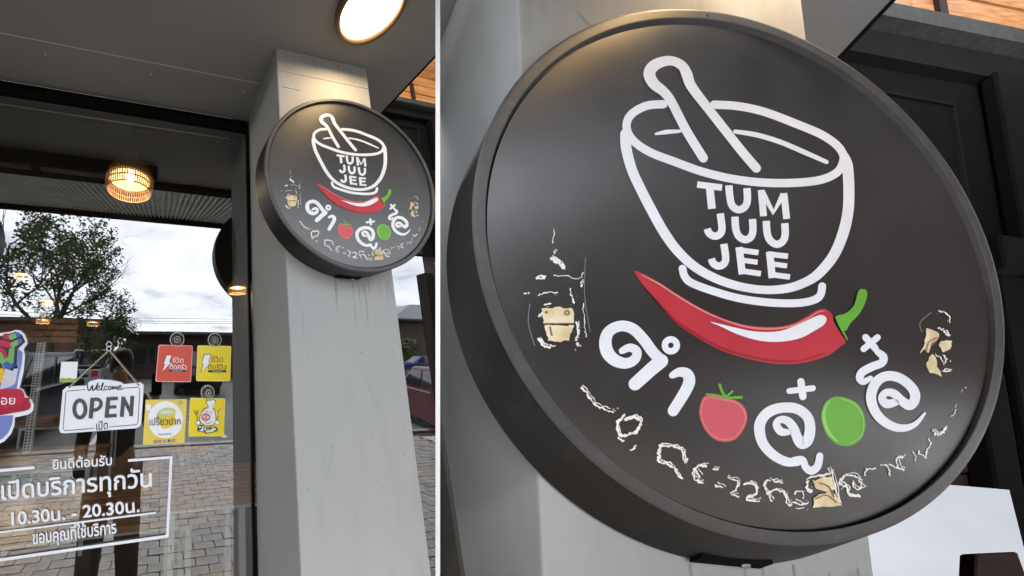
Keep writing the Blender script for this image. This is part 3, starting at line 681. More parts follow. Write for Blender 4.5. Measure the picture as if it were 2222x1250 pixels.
# ================================================================== things on the glass (left)
def onglass(px, py, off):
    l = PL(px, py, CG); return WL(l[0], l[1], CG-.012-off)
def plate(name, quad, m_, label, cat, rad=4, thick=.010, group=None, parent=None, base=.003):
    """rounded flat plate on the glass from its four corners"""
    TLc, TRc, BRc, BLc = [Vector(q) for q in quad]; pts = []
    for (p, a, b_) in ((TLc, BLc, TRc), (TRc, TLc, BRc), (BRc, TRc, BLc), (BLc, BRc, TLc)):
        u = (a-p).normalized()*rad; v = (b_-p).normalized()*rad
        for k in range(6):
            t = k/5; pts.append(p+u*(1-t)**2+v*t**2)
    n = len(pts); vs = [onglass(p.x, p.y, base) for p in pts]+[onglass(p.x, p.y, base+thick) for p in pts]
    fs = [tuple(range(n)), tuple(range(n, 2*n))]+[(i, (i+1) % n, n+(i+1) % n, n+i) for i in range(n)]
    if parent is not None: return MB().add(vs, fs).build(name, m_, parent)
    root = empty(name, onglass(*((TLc+BRc)/2), base), label, cat, group)
    MB().add(vs, fs).build('plate', m_, root); return root
def ga(base=.016, step=.0006): 
    a = Art(onglass, step, base); return a
def cup(px, py, label, r=15):
    root = empty('suction_cup', onglass(px, py, 0), label, 'suction cup', 'clear suction cups')
    l = PL(px, py); rr = abs(PL(px+r, py)[0]-l[0])
    Wc = lambda x, y, z: WL(l[0]+x, l[1]+y, CG-.02-z)
    MB().lathe([(rr, 0), (rr*1.0, .012), (rr*.75, .04), (rr*.4, .06), (rr*.35, .11), (.001, .115)], n=28, W=Wc).build('cup', 'cupglass', root, True)
    MB().lathe([(rr*1.02, .0), (rr*1.04, .015), (rr*.95, .017)], n=28, W=Wc).build('cup_lip', flat('clear_lip', (.6, .62, .6)), root, True)
    MB().lathe([(rr*.42, .05), (rr*.45, .07), (rr*.36, .075)], n=20, W=Wc).build('cup_neck', flat('clear_lip', (.6, .62, .6)), root, True)
    return root
Z6 = lambda x, y: (280+x/4.464, 700+y/4.464)
Z5 = lambda x, y: (x/4.463, 700+y/4.463)
def q6(x0, x1, y0, y1, dy=0): return [Z6(x0, y0), Z6(x1, y0+dy), Z6(x1, y1+dy), Z6(x0, y1)]
# red plate
rp = plate('hanging_plate', [(344, 748), (418, 750), (414, 829), (337, 828)], flat('plate_rim_pink', (.75, .4, .36)), 'red square plate with white lightning bolt, under the left suction cup', 'plate', 4)
plate('plate_face', [(346, 750), (416.5, 751.5), (412.5, 827), (339, 826)], flat('plate_red', (.62, .075, .045)), None, None, 4, .003, parent=rp, base=.0135)
a = ga(.019); a.poly([Z6(*p) for p in ((365, 318), (410, 318), (385, 383), (405, 386), (320, 475), (350, 400), (335, 398))])
a.text("ชีวิต", q6(420, 525, 332, 385, 4)); a.text("ติดครัว", q6(393, 556, 393, 450, 4), .004); a.build('white_print', 'white', rp)
a = ga(.018); a.poly([Z6(*p) for p in ((388, 453), (545, 456), (545, 475), (388, 473))]); a.stroke([Z6(*p) for p in ((362, 316), (413, 316), (389, 381), (409, 384), (318, 479), (346, 402), (332, 400))], .8, 0, True); a.build('dark_print', 'edge', rp)
a = ga(.022)
for k in range(6): a.disc(*Z6(425+k*17, 465), 1.0, n=6)
a.build('small_print', 'white', rp)
# yellow plate
yp = plate('hanging_plate', [(428, 749.5), (501, 751), (498.5, 827), (425, 826.5)], flat('plate_rim_cream', (.8, .75, .35)), 'yellow square plate with white lightning bolt, under the right suction cup', 'plate', 4)
plate('plate_face', [(429.5, 751), (499.5, 752.5), (497, 825.5), (426.5, 825)], flat('plate_yellow', (.85, .66, .01)), None, None, 4, .003, parent=yp, base=.0135)
a = ga(.0195); a.poly([Z6(*p) for p in ((727, 311), (785, 311), (765, 383), (782, 388), (697, 474), (719, 398), (702, 398))]); a.build('bolt_print', 'white', yp)
a = ga(.018, .0004); a.poly([Z6(*p) for p in ((720, 305), (792, 305), (771, 380), (790, 385), (688, 484), (712, 402), (697, 402))]); a.n = 3
a.text("ชีวิต", q6(792, 905, 322, 383, 0)); a.text("ติดรีวิว", q6(763, 938, 397, 452, 2), .004); a.poly([Z6(*p) for p in ((762, 459), (935, 459), (935, 481), (762, 481))]); a.build('dark_print', 'edge', yp)
a = ga(.022)
for k in range(6): a.disc(*Z6(810+k*17, 470), 1.0, n=6)
a.build('small_print', 'white', yp)
# lemon sticker
lq = [(316, 867), (405, 865.5), (400, 960.5), (310, 964)]
ls = plate('square_sticker', lq, flat('sticker_yellow', (.8, .62, .12)), 'square yellow sticker with a white circle and lemon, beside the open board', 'sticker', 1, .004)
a = ga(.009); a.disc(*Z6(352, 938), 37.5, 40, n=40); a.poly([Z6(*p) for p in ((165, 790), (215, 795), (205, 850), (170, 845))]); a.build('white_circle', 'white', ls)
a = ga(.012); a.poly([Z6(*p) for p in ((295, 990), (440, 990), (360, 1025), (330, 1022))]); a.poly([Z6(*p) for p in ((285, 900), (300, 860), (440, 835), (445, 900), (440, 985), (300, 985))], 3); a.build('lemon_print', flat('lemon_yellow', (.85, .6, .05)), ls)
a = ga(.016); a.poly([Z6(*p) for p in ((268, 905), (290, 850), (360, 820), (440, 835), (436, 880), (380, 905), (320, 912))], 4); a.build('lime_slice', flat('lime_pale', (.55, .62, .18)), ls)
a = ga(.020)
for k in range(6):
    t = k*PI/6+.1; c_ = Z6(358, 868); a.stroke([(c_[0]-18*math.cos(t), c_[1]-7*math.sin(t)-1), (c_[0]+18*math.cos(t), c_[1]+7*math.sin(t)-1)], .9, 0, off=.02+.0005*k)
a.build('slice_lines', 'white', ls)
a = ga(.026); a.text("เปรี้ยวปาก", [Z6(196, 905), Z6(497, 900), Z6(497, 980), Z6(200, 988)], .002); a.text("#reviewyum"[:0] or "..........", [Z6(285, 1068), Z6(405, 1062), Z6(405, 1076), Z6(285, 1082)]); a.build('dark_print', flat('print_brown', (.06, .05, .04)), ls)
a = ga(.026)
for x, y in ((253, 1143), (388, 1136)): a.disc(*Z6(x, y), 3.4)
a.build('icon_dark', flat('icon_navy', (.06, .05, .1)), ls)
a = ga(.026)
for x, y in ((297, 1141), (431, 1133)): a.disc(*Z6(x, y), 3.4)
a.build('icon_red', flat('icon_red', (.5, .1, .08)), ls)
a = ga(.026); a.disc(*Z6(342, 1139), 3.4); a.ring(*Z6(495, 770), 3.6, 1.2); a.build('icon_blue', flat('icon_blue', (.15, .25, .45)), ls)
a = ga(.03); a.stroke([Z6(255, 1130), Z6(251, 1156)], .9, 0); a.stroke([Z6(246, 1141), Z6(260, 1141)], .8, 0); a.ring(*Z6(297, 1141), 1.3, .6, 10); a.stroke([Z6(336, 1134), Z6(342, 1145), Z6(348, 1134)], .9, 0); a.stroke([Z6(391, 1128), Z6(389, 1145), Z6(383, 1143)], .8, 0); a.stroke([Z6(426, 1133), Z6(437, 1133)], 1.2, 0); a.build('icon_marks', 'white', ls)
# pig plate
pg = plate('hanging_plate', [(412, 863), (488, 864), (485, 945.5), (408, 946)], flat('plate_rim_cream', (.8, .75, .35)), 'yellow square plate with a white pig in a cook hat', 'plate', 4)
plate('plate_face', [(413.2, 864.3), (486.6, 865.2), (483.8, 944.3), (409.4, 944.7)], flat('plate_yellow', (.85, .66, .01)), None, None, 4, .003, parent=pg, base=.0135)
a = ga(.018, .0003)
body = [(700, 870), (720, 835), (760, 825), (800, 828), (825, 860), (832, 905), (830, 950), (800, 985), (760, 990), (700, 965), (682, 920)]
hat = [(768, 828), (762, 795), (748, 775), (758, 752), (785, 755), (800, 745), (825, 752), (832, 775), (812, 795), (805, 828)]
a.poly([Z6(757+(x-757)*1.09, 908+(y-908)*1.07) for x, y in body], 3)
a.poly([Z6(790+(x-790)*1.16, 790+(y-790)*1.1) for x, y in hat], 3)
for pts in ([(625, 845), (638, 880), (662, 880), (668, 842)], [(650, 880), (662, 950)], [(645, 850), (650, 880)], [(845, 945), (862, 890), (880, 835)], [(862, 890), (858, 860), (880, 832)]): a.stroke([Z6(*p) for p in pts], 1.6, 0)
a.disc(*Z6(665, 965), 5.4); a.disc(*Z6(848, 962), 5.4)
a.stroke([Z6(680, 1000), Z6(672, 1032), Z6(712, 1040)], 8.2, 0); a.stroke([Z6(705, 1005), Z6(745, 1050), Z6(835, 1030)], 9.5, 0)
a.build('pig_outline', 'edge', pg)
a = ga(.022, .0003); a.poly([Z6(*p) for p in body], 3); a.poly([Z6(*p) for p in hat], 3); a.disc(*Z6(665, 965), 4.4); a.disc(*Z6(848, 962), 4.4)
a.stroke([Z6(862, 890), Z6(878, 840)], 1.8, 0)
a.n = 4; a.stroke([Z6(680, 1004), Z6(676, 1030), Z6(712, 1036)], 5.4, 0); a.stroke([Z6(712, 1010), Z6(745, 1046), Z6(830, 1028)], 6.6, 0)
a.build('pig_white', 'white', pg)
a = ga(.027); a.disc(*Z6(738, 908), 9.4, 8.2); a.poly([Z6(*p) for p in ((706, 862), (702, 835), (735, 828), (722, 850))]); a.poly([Z6(*p) for p in ((805, 838), (828, 820), (830, 855))]); a.build('pig_snout', flat('pig_pink', (.75, .2, .2)), pg)
a = ga(.031); a.disc(*Z6(722, 905), 1.7, 2.2); a.disc(*Z6(757, 910), 1.7, 2.2); a.build('nostril', 'white', pg)
a = ga(.031, .0003); a.stroke([Z6(735, 858), Z6(745, 850), Z6(758, 860)], .9, 3); a.stroke([Z6(770, 862), Z6(785, 856), Z6(795, 868)], .9, 3); a.stroke([Z6(730, 960), Z6(765, 970), Z6(795, 950)], .9, 3)
a.text("หมูหิว", [Z6(668, 990), Z6(842, 985), Z6(842, 1060), Z6(668, 1065)], .0); a.ring(*Z6(738, 908), 9.4, .7, 20, 8.2); a.build('dark_print', 'edge', pg)
cup(384, 737, 'clear suction cup above the red lightning plate'); cup(465, 738, 'clear suction cup above the yellow lightning plate', 14); cup(450, 851, 'clear suction cup above the pig plate', 14)

# OPEN board
bo = empty('open_board', onglass(222, 880, 0), 'white hanging board reading Welcome OPEN with rounded corners and chain', 'sign')
out = [(147, 838), (188, 836), (196, 827), (215, 822), (240, 824), (262, 828), (270, 833), (306, 829), (312, 834), (311.5, 850), (307, 915), (304, 923), (296, 927), (142, 938), (134, 936), (131.5, 928), (139, 846)]
n = len(out); vs = [onglass(x, y, .02) for x, y in out]+[onglass(x, y, .036) for x, y in out]
MB().add(vs, [tuple(range(n)), tuple(range(n, 2*n))]+[(i, (i+1) % n, n+(i+1) % n, n+i) for i in range(n)]).build('board', 'white', bo)
a = ga(.039)
a.stroke([(187, 844), (152, 847), (146, 850), (140, 928), (144, 932), (205, 927)], 1.4, 0); a.stroke([(271, 841), (300, 839), (304, 843), (300, 914), (297, 919), (240, 924)], 1.4, 0); a.build('border_line', 'edge', bo)
a = ga(.041); gm = flat('letter_grey', (.085, .08, .078))
a.ring(176, 885.5, 12, 8.5, 24, 18.5)
a.stroke([(203, 861.5), (199, 906)], 9, 0, cap=False); a.stroke([(200, 865.5), (215, 865), (221, 872), (219, 881), (211, 887), (202, 888)], 7.5, 4, cap=False)
a.stroke([(237, 860.5), (233, 904.5)], 9, 0, cap=False); a.stroke([(234, 864), (257, 862.5)], 7.5, 0, cap=False); a.stroke([(234, 882), (254, 880.5)], 7, 0, cap=False); a.stroke([(232, 900.5), (254.5, 899)], 7.5, 0, cap=False)
a.stroke([(269, 859), (265.5, 902.5)], 8.5, 0, cap=False); a.stroke([(288, 857.5), (285, 901)], 8.5, 0, cap=False); a.stroke([(268, 861), (287, 898)], 8, 0, cap=False)
a.build('open_letters', gm, bo)
a = ga(.041); wl = [(854, 583), (868, 650), (900, 600), (912, 648), (955, 575)]
a.stroke([Z5(*p) for p in ((856, 592), (862, 640), (880, 648), (905, 602), (905, 640), (922, 648), (950, 600), (955, 580))], 2.6, 4)
a.stroke([Z5(*p) for p in ((945, 632), (972, 618), (962, 604), (944, 625), (952, 648), (985, 640))], 1.9, 4)
a.stroke([Z5(*p) for p in ((985, 640), (1005, 600), (1008, 578), (996, 596), (993, 640), (1010, 648))], 1.9, 4)
a.stroke([Z5(*p) for p in ((1045, 615), (1030, 610), (1018, 630), (1026, 647), (1048, 640))], 1.9, 4)
a.stroke([Z5(*p) for p in ((1072, 612), (1058, 622), (1062, 642), (1080, 640), (1084, 620), (1072, 612))], 1.9, 4)
a.stroke([Z5(*p) for p in ((1098, 612), (1095, 642), (1112, 612), (1118, 640), (1134, 610), (1138, 638), (1150, 638))], 1.9, 3)
a.stroke([Z5(*p) for p in ((1152, 628), (1178, 616), (1168, 602), (1150, 622), (1158, 644), (1198, 632))], 1.9, 4)
a.build('welcome_letters', flat('print_black', (.02, .02, .02)), bo)
a = ga(.041); a.text("เปิด", [(210.5, 912), (235.5, 909.5), (235.5, 929), (211, 931)], .006); a.build('thai_letters', 'edge', bo)
a = ga(.041)
for x, y in ((154, 838.5), (301, 834)): a.disc(x, y, 2.2)
a.build('chain_hole', 'edge', bo)
ch = MB(); k2 = 0
for (x0, y0, x1, y1) in ((236, 762, 154, 838), (240, 762, 301, 834)):
    N = 30
    for i in range(N):
        t = (i+.5)/N; c = onglass(x0+(x1-x0)*t, y0+(y1-y0)*t, .045); d = (onglass(x1, y1, .045)-onglass(x0, y0, .045)).normalized()
        side = d.cross(Vector((0, 1, 0))).normalized() if i % 2 else Vector((0, 1, 0))
        lp = [c+d*math.cos(q)*.0044+side*math.sin(q)*.0022 for q in [2*PI*j/8 for j in range(9)]]
        ch.tube(lp, .00075, 4, False)
ch.build('chain', flat('chain_brass', (.55, .48, .36), .3), bo)['kind'] = 'stuff'
a = ga(.02); a.ring(237, 757, 5, 1.6, 14); a.stroke([(231, 748), (237, 752), (244, 748), (237, 741), (231, 748)], 1.2, 3); o = a.build('hook_sticker', 'white'); tag(o, 'small white hook holding the chain of the open board', 'hook')

# opening-hours lettering in white vinyl
tx = empty('window_lettering', onglass(200, 1090, 0), 'white Thai opening hours lettering 10.30 to 20.30 in a white line frame', 'lettering')
a = ga(.0, .0006); a.base = .001
a = ga(.0, .0006); a.base = .001; a.text("ยินดีต้อนรับ", [(114.5, 993), (243, 983.5), (243.5, 1009), (115, 1018)], .018); a.build('text_line', 'white', tx)
a = ga(.0, .0006); a.base = .001; a.text("เปิดบริการทุกวัน", [(4, 1040), (329, 1012), (330, 1069), (5, 1098)], .016); a.build('text_line', 'white', tx)
a = ga(.0, .0006); a.base = .001; a.text("10.30น. - 20.30น.", [(26, 1110), (302, 1083), (303.5, 1110), (27, 1139)], .02); a.build('text_line', 'white', tx)
a = ga(.0, .0006); a.base = .001; a.text("ขอบคุณที่ใช้บริการ", [(71, 1147), (252, 1124), (254, 1165), (73, 1189)], .018); a.build('text_line', 'white', tx)
a = ga(.0, .0006); a.base = .001
for pts, wd in (([(-60, 1025.5), (76, 1013.5)], 6.5), ([(278, 998.5), (368, 991.5)], 5.5), ([(371.5, 988.5), (363, 1163)], 6), ([(-60, 1221.5), (364, 1161.5)], 6.5), ([(-60, 1161), (338, 1111)], 4)):
    a.stroke(pts, wd, 0, cap=False)
a.build('frame_lines', 'white', tx)
# faint small mortar sticker
a = ga(.0, .0006); a.base = .001
a.stroke([(284, 699), (288, 712), (296, 716), (303, 711), (306, 698), (295, 701), (284, 699), (288, 693), (300, 693), (306, 698)], .9, 3); a.stroke([(289, 690), (294, 700)], 1.2, 0)
a.stroke([(284, 719), (290, 722)], 1.2, 0); a.stroke([(296, 723), (300, 726)], 1.2, 0); a.stroke([(305, 720), (307, 717)], 1.2, 0)
o = a.build('mortar_sticker', flat('faint_white', (.6, .62, .66))); tag(o, 'tiny faint white mortar outline sticker high on the glass', 'sticker')
# white paper with green foot
pp = plate('notice_paper', [(134, 785), (170, 785), (166.5, 829), (130, 828.5)], 'white', 'plain white paper notice with a green leafy foot, above the open board', 'paper', 1, .003)
a = ga(.008); a.poly([(131, 822), (138, 819), (145, 821), (152, 819), (160, 822), (167.5, 820), (166.5, 828.5), (130.4, 828)]); a.build('green_foot', flat('foot_green', (.3, .42, .05)), pp)

# big colourful sticker at the left edge
bs = empty('die_cut_sticker', onglass(10, 850, 0), 'large colourful die-cut sticker with letters and a red banner, cut by the left edge', 'sticker')
outl = [(-60, 700), (-6, 724), (8, 722), (24, 720), (36, 716), (45, 717), (54, 724), (60, 737), (61, 746), (53, 757), (56, 772), (53, 805), (44, 841), (52, 845), (59, 859), (69, 866), (75, 878), (73, 891), (63, 899), (34, 905), (33, 922), (26, 940), (12, 956), (-4, 964), (-60, 970)]
n = len(outl); vs = [onglass(x, y, .003) for x, y in outl]+[onglass(x, y, .007) for x, y in outl]
MB().add(vs, [tuple(range(n)), tuple(range(n, 2*n))]+[(i, (i+1) % n, n+(i+1) % n, n+i) for i in range(n)]).build('white_border', 'white', bs)
def bp(name, col, pts, k=0, base=.009, sm=0):
    a = ga(base+.0007*k); a.poly(pts, sm); a.build(name, flat('art_'+name, col), bs)
bp('blue_field', (.18, .24, .58), [(-60, 760), (42, 757), (51, 765), (49, 790), (42, 820), (38, 845), (-60, 868)], 0)
bp('blue_field_low', (.18, .24, .58), [(-60, 905), (31, 900), (28, 920), (20, 938), (8, 950), (-6, 958), (-60, 962)], 0)
bp('pale_field', (.62, .62, .72), [(-60, 770), (32, 800), (40, 790), (38, 815), (25, 838), (-60, 850)], 1, sm=3)
bp('letter_shadow', (.03, .03, .04), [(-60, 740), (10, 728), (36, 720), (50, 727), (57, 742), (40, 758), (38, 790), (30, 805), (14, 799), (2, 840), (-60, 840)], 3)
bp('letter_green', (.18, .42, .14), [(-8, 770), (6, 762), (12, 778), (20, 775), (22, 757), (34, 752), (32, 785), (26, 796), (18, 790), (10, 800), (4, 786), (-4, 800), (-20, 800)], 5)
bp('letter_blue', (.05, .12, .45), [(8, 790), (18, 783), (27, 790), (34, 783), (31, 796), (24, 801), (12, 796)], 7)
bp('letter_red', (.5, .02, .06), [(-12, 762), (2, 752), (14, 760), (20, 775), (12, 776), (4, 762), (-6, 776)], 7)
bp('letter_yellow', (.85, .5, .02), [(-60, 800), (4, 799), (12, 803), (8, 820), (-2, 835), (-60, 838)], 7, sm=2)
bp('bar_red', (.55, .02, .07), [(2, 738), (24, 742), (34, 746), (28, 754), (18, 754), (0, 748)], 9, sm=3)
bp('bar_red_top', (.55, .02, .07), [(8, 729), (14, 724), (24, 726), (24, 736), (12, 735)], 9, sm=3)
bp('bar_green', (.2, .45, .16), [(22, 728), (36, 723), (44, 728), (30, 737), (24, 736)], 10, sm=3)
bp('bar_blue', (.07, .15, .5), [(36, 723), (44, 722), (47, 728), (40, 733)], 12, sm=3)
bp('bar_green_low', (.2, .45, .16), [(26, 745), (44, 736), (50, 741), (36, 752), (28, 753)], 12, sm=3)
bp('bar_blue_low', (.07, .15, .5), [(40, 738), (49, 735), (51, 741), (44, 747)], 14, sm=3)
bp('banner_dark', (.38, .01, .04), [(-60, 880), (56, 862), (66, 868), (69, 880), (63, 888), (40, 893), (-60, 908)], 14, sm=3)
bp('banner_red', (.5, .015, .05), [(-60, 850), (-20, 845), (40, 843), (50, 846), (56, 858), (50, 872), (38, 880), (-60, 895)], 17, sm=3)
a = ga(.026); a.text("ร่อย", [(-8, 853), (37, 855), (36, 876), (-9, 878)], .008); a.build('banner_letters', 'white', bs)

# ================================================================== CANOPY edge: beam and corrugated awning
yA = WL(0, 0, -.727).y; zs = WL(0, CB, 0).z
b = MB().box(-7, .9, yA-.05, yA-.002, zs-.03, zs+.3).build('canopy_beam', 'brownd'); tag(b, 'dark steel beam along the outer edge of the canopy', 'beam')
aw = empty('awning', (-2, yA-.6, zs+.4), 'corrugated metal awning sloping up from the canopy beam', 'awning')
mb = MB(); xs = []; x = -7.0; pr = .016
y0, y1 = yA-.055, -.775; z0, z1 = zs-.02, zs+.34
row = []
while x < .86:
    for dx, dz in ((0, 0), (pr, 0), (pr*1.2, .022), (pr*2.2, .022)): row.append((x+dx, dz))
    x += pr*2.55
vs = []
for yy, zz in ((y0, z0), (y1, z1)): vs += [(x, yy, zz+dz) for x, dz in row]
nn_ = len(row); mb.add(vs, [(i, i+1, nn_+i+1, nn_+i) for i in range(nn_-1)]); mb.build('corrugated_sheet', 'awn', aw)
MB().box(-7, .9, y1-.03, y1, z1-.05, z1+.06).build('gutter', 'black', aw)
for k in range(5): MB().box(-6+k*1.7, -5.94+k*1.7, y1+.03, y0, zs+.36, zs+.42).build('bracket', 'black', aw)

bm_ = MB().box(-7, -.05, .575, .61, zs-.07, zs-.002).build('canopy_beam', 'black'); tag(bm_, 'black steel beam under the canopy just inside the dark panels', 'beam')
xx_ = -6.9; pnl = []
cpn = empty('panel_ceiling', (-3, .3, zs), 'dark brown panels under the canopy, seen mirrored above the clouds', 'panelling')
while xx_ < -.1:
    x2_ = min(xx_+.62, -.03); bevel(MB().box(xx_, x2_-.03, yA+.01, .57, zs-.03, zs-.003).build('panel', 'panelb', cpn), .004, 1)
    MB().box(x2_-.028, x2_-.004, yA+.01, .57, zs-.055, zs-.003).build('divider', 'black', cpn); xx_ += .62
nc = MB().box(1.02, 10, -3.1, -.05, 4.4, 4.57).box(1.02, 3.3, -.048, .95, 4.42, 4.55).build('added_canopy', 'roomwall'); tag(nc, 'added dark flat canopy, out of view, darkening what the signs mirror', 'canopy')  # unseen slab added to block sky light and darken sign reflections
fcs = MB().add([(5.45, -3.4, .036), (22, -3.4, .036), (22, .35, .036), (5.45, .35, .036)], [(0, 1, 2, 3)]).build('added_forecourt', 'concrete'); tag(fcs, kind='structure')  # unseen pale ground added to brighten the sheen low on the large sign
sdw = MB().box(-3.6, -3.45, -1.25, YG-.1, 0, 2.78).build('added_side_wall', 'roomwall'); tag(sdw, 'added dark wall, out of view on the left, keeping light off the column side', 'wall')  # unseen wall added to block light coming from the left
lc_ = bevel(MB().box(-1.26, -.90, .60, YG-.03, 0, 2.78).build('column', 'paint'), .004); tag(lc_, 'grey plastered column left of the picture, carrying the far left sign', 'column')
# added unseen downlight under the added canopy, giving the large sign its warm top
Q0 = WR(0, 0, 0); nh = (WR(1, 0, 0)-Q0).cross(WR(0, 1, 0)-Q0).normalized()
dd_ = ray(1500, -70).normalized(); t_ = (Q0-Vector((0, 0, HC))).dot(nh)/dd_.dot(nh)
vp_ = Vector((0, 0, HC))+dd_*(t_+1.15); lpz = vp_-nh*2*((vp_-Q0).dot(nh))
ll = empty('ceiling_lamp', (lpz.x, lpz.y, 4.4), 'added round downlight, out of view, warming the top of the huge sign', 'lamp')
MB().lathe([(.24, 0), (.24, -.06), (.23, -.08), (.2, -.08), (.19, -.05)], o=(lpz.x, lpz.y, lpz.z+.07), n=40).build('lamp_ring', 'brass', ll, True)
MB().lathe([(.001, -.065), (.195, -.06)], o=(lpz.x, lpz.y, lpz.z+.07), n=40).build('diffuser', 'emit_added', ll)
MB().tube([(lpz.x, lpz.y, lpz.z+.07), (lpz.x, lpz.y, 4.4)], .03, 10).build('stem', 'black', ll)
# a second sign far left, seen only in the glass
o2 = empty('round_sign', (-1.07, .60, 2.29), 'round dark shop sign at the far left, seen mirrored in the glass', 'sign')
Ws = lambda x, y, z: (x*U-1.07, .52+z*U, 2.29-y*U)
MB().lathe([(.0001, .03), (.945, .03), (.95, 0), (1, .005), (1, DEPTH), (.0001, DEPTH)], n=64, W=Ws).build('drum', 'drum', o2)

# ================================================================== INTERIOR
X0, X1, Y1r, ZC = -6.6, 1.18, 13.0, 3.7
yb = YG+.06
def S(name, m_, *bx):
    o = MB().box(*bx).build(name, m_); tag(o, kind='structure'); return o
S('floor', 'roomfloor', X0, X1, yb, Y1r, .0, .03)
S('wall', 'roomwall', X0, X1, Y1r, Y1r+.1, 0, ZC)
S('wall', 'roomwall', X0-.1, X0, YG-.02, Y1r+.1, 0, ZC)
S('wall', 'roomwall', X1, X1+.02, YG+.045, Y1r+.1, 0, ZC)
S('ceiling', 'roomwall', X0-.1, X1+.02, yb+.1, Y1r+.1, ZC, ZC+.1)
S('wall', 'paint', X0-.1, .3, YG+.09, YG+.16, zs+.01, 4.6)
# tables
def table(x0, x1, y0, y1, z, label, legs):
    r = empty('dining_table', ((x0+x1)/2, (y0+y1)/2, 0.03), label, 'table', 'wooden tables with white legs')
    bevel(MB().box(x0, x1, y0, y1, z-.035, z).build('table_top', 'wood', r), .004)
    for lx in legs:
        for ly in (y0+.05, y1-.09):
            MB().box(lx, lx+.035, ly, ly+.035, .03, z-.036).build('leg', 'wleg', r)
    MB().box(min(legs), max(legs)+.035, y0+.055, y0+.08, z-.075, z-.037).build('rail', 'wleg', r)
    return r
f0 = atZ(0, 1172, .78); f1 = atZ(478, 1113, .78)
table(-2.9, f1.x, f0.y, f0.y+.62, .78, 'long wooden table with white steel legs right behind the window lettering', (-2.5, -1.35, atZ(440, 1120, .78).x-.1))
g1 = atZ(145, 975, .78)
table(-1.9, -.45, 3.05, 3.6, .78, 'wooden table in the second row, behind the open board', (-1.8, -1.2, -.6))
table(-1.9, .6, 4.6, 5.2, .78, 'wooden table in the third row, deep in the room', (-1.8, -.6, .5))
cr_ = atZ(520, 915, .95)
table(.05, .95, 1.75, 2.25, .98, 'high wooden bar table beside the column', (.1, .5, .88))
# cups on the front table
for i, (px, py, rr, nm) in enumerate(((318, 1065, .036, 'white cup with grey ribs on the front table'), (411, 1078, .034, 'small white bowl, right one of a pair, on the front table'), (375, 1074, .030, 'small white bowl, left one of a pair, on the front table'))):
    p = atZ(px, py, .78)
    hgt = .09 if i == 0 else .04
    o = MB().lathe([(.001, 0), (rr*.55, 0), (rr*.6, .004), (rr, hgt), (rr*.93, hgt), (rr*.5, .01), (.001, .009)], o=(p.x, p.y, .781), n=22).build('cup' if i == 0 else 'small_bowl', 'wleg', None, True)
    tag(o, nm, 'cup' if i == 0 else 'bowl')
p = atZ(395, 1030, .78)
o = MB().lathe([(.001, 0), (.045, 0), (.045, .17), (.04, .175)], o=(p.x, p.y, .781), n=22).build('glass_jar', 'cupglass', None, True); tag(o, 'clear jar of straws standing on the front table', 'jar')
st = MB()
for k in range(16):
    a_ = rnd(0, 2*PI); st.tube([(p.x+.015*math.cos(a_), p.y+.015*math.sin(a_), .79), (p.x+.045*math.cos(a_), p.y+.045*math.sin(a_), .98)], .003, 5)
o = st.build('straws', flat('straw_amber', (.55, .33, .12))); tag(o, 'amber straws bunched in the clear jar', 'straws')
# rattan pendants
def pendant(px, py, wpx, Y, label, first=None):
    c = atY(px, py, Y); r = wpx/2/F0*(Vector((0, 0, HC))-c).length*.93
    root = empty('pendant_lamp', c, label, 'lamp', 'rattan pendant lamps')
    prof = [(.93, -.98), (1.0, -.7), (1.02, -.42), (.97, -.15), (.84, .1), (.62, .36), (.34, .58), (.26, .8)]
    mb = MB(); n = 60
    for k in range(n):
        a = 2*PI*k/n; mb.tube([(c.x+q[0]*r*math.cos(a), c.y+q[0]*r*math.sin(a), c.z+q[1]*r) for q in prof], r*.028, 4, False)
    for q in prof: 
        mb.tube([(c.x+q[0]*r*1.01*math.cos(t), c.y+q[0]*r*1.01*math.sin(t), c.z+q[1]*r) for t in [2*PI*j/24 for j in range(25)]], r*.025, 4, False)
    mb.build('rattan_cage', 'rattan', root)['kind'] = 'stuff'
    MB().lathe([(.90*r, -.42*r), (.93*r, -.3*r), (.9*r, -.15*r), (.78*r, .08*r), (.56*r, .34*r), (.3*r, .56*r)], o=tuple(c), n=28).build('inner_shade', flat('shade_cream', (.75, .6, .38)), root, True)
    MB().lathe([(.001, -.17*r), (.14*r, -.15*r), (.21*r, -.02*r), (.18*r, .10*r), (.07*r, .2*r), (.06*r, .4*r)], o=(c.x, c.y, c.z-.28*r), n=16).build('bulb', 'bulb', root, True)
    pl = bpy.data.lights.new('pendant_light', 'POINT'); pl.energy = 1.7; pl.color = (1, .8, .55); pl.shadow_soft_size = .03
    po = bpy.data.objects.new('pendant_light', pl); COL.objects.link(po); po.location = (c.x, c.y, c.z-1.25*r); po.parent = root; po.matrix_parent_inverse = Matrix.Translation(-c)
    MB().lathe([(.27*r, .78*r), (.24*r, 1.0*r), (.05*r, 1.04*r)], o=tuple(c), n=16).build('lamp_cap', 'rattan', root, True)
    MB().tube([(c.x, c.y, c.z+1.0*r), (c.x, c.y, ZC)], .004, 6).build('cord', 'black', root)
    return root
pendant(284, 374, 92, 1.75, 'rattan pendant lamp with lit bulb, large and near the glass')
pendant(515, 617, 44, 3.6, 'rattan pendant lamp with lit bulb, small, beside the column')
for px, py, Y, lab in ((48, 590, 4.2, 'rattan pendant lamp glowing through the tree, uppermost at the left'), (104, 648, 5.4, 'rattan pendant lamp glowing at the foot of the tree crown'), (95, 688, 6.6, 'rattan pendant lamp low behind the tree, left of two'), (203, 694, 6.6, 'rattan pendant lamp low behind the tree, right of two')):
    pendant(px, py, 26, Y, lab)
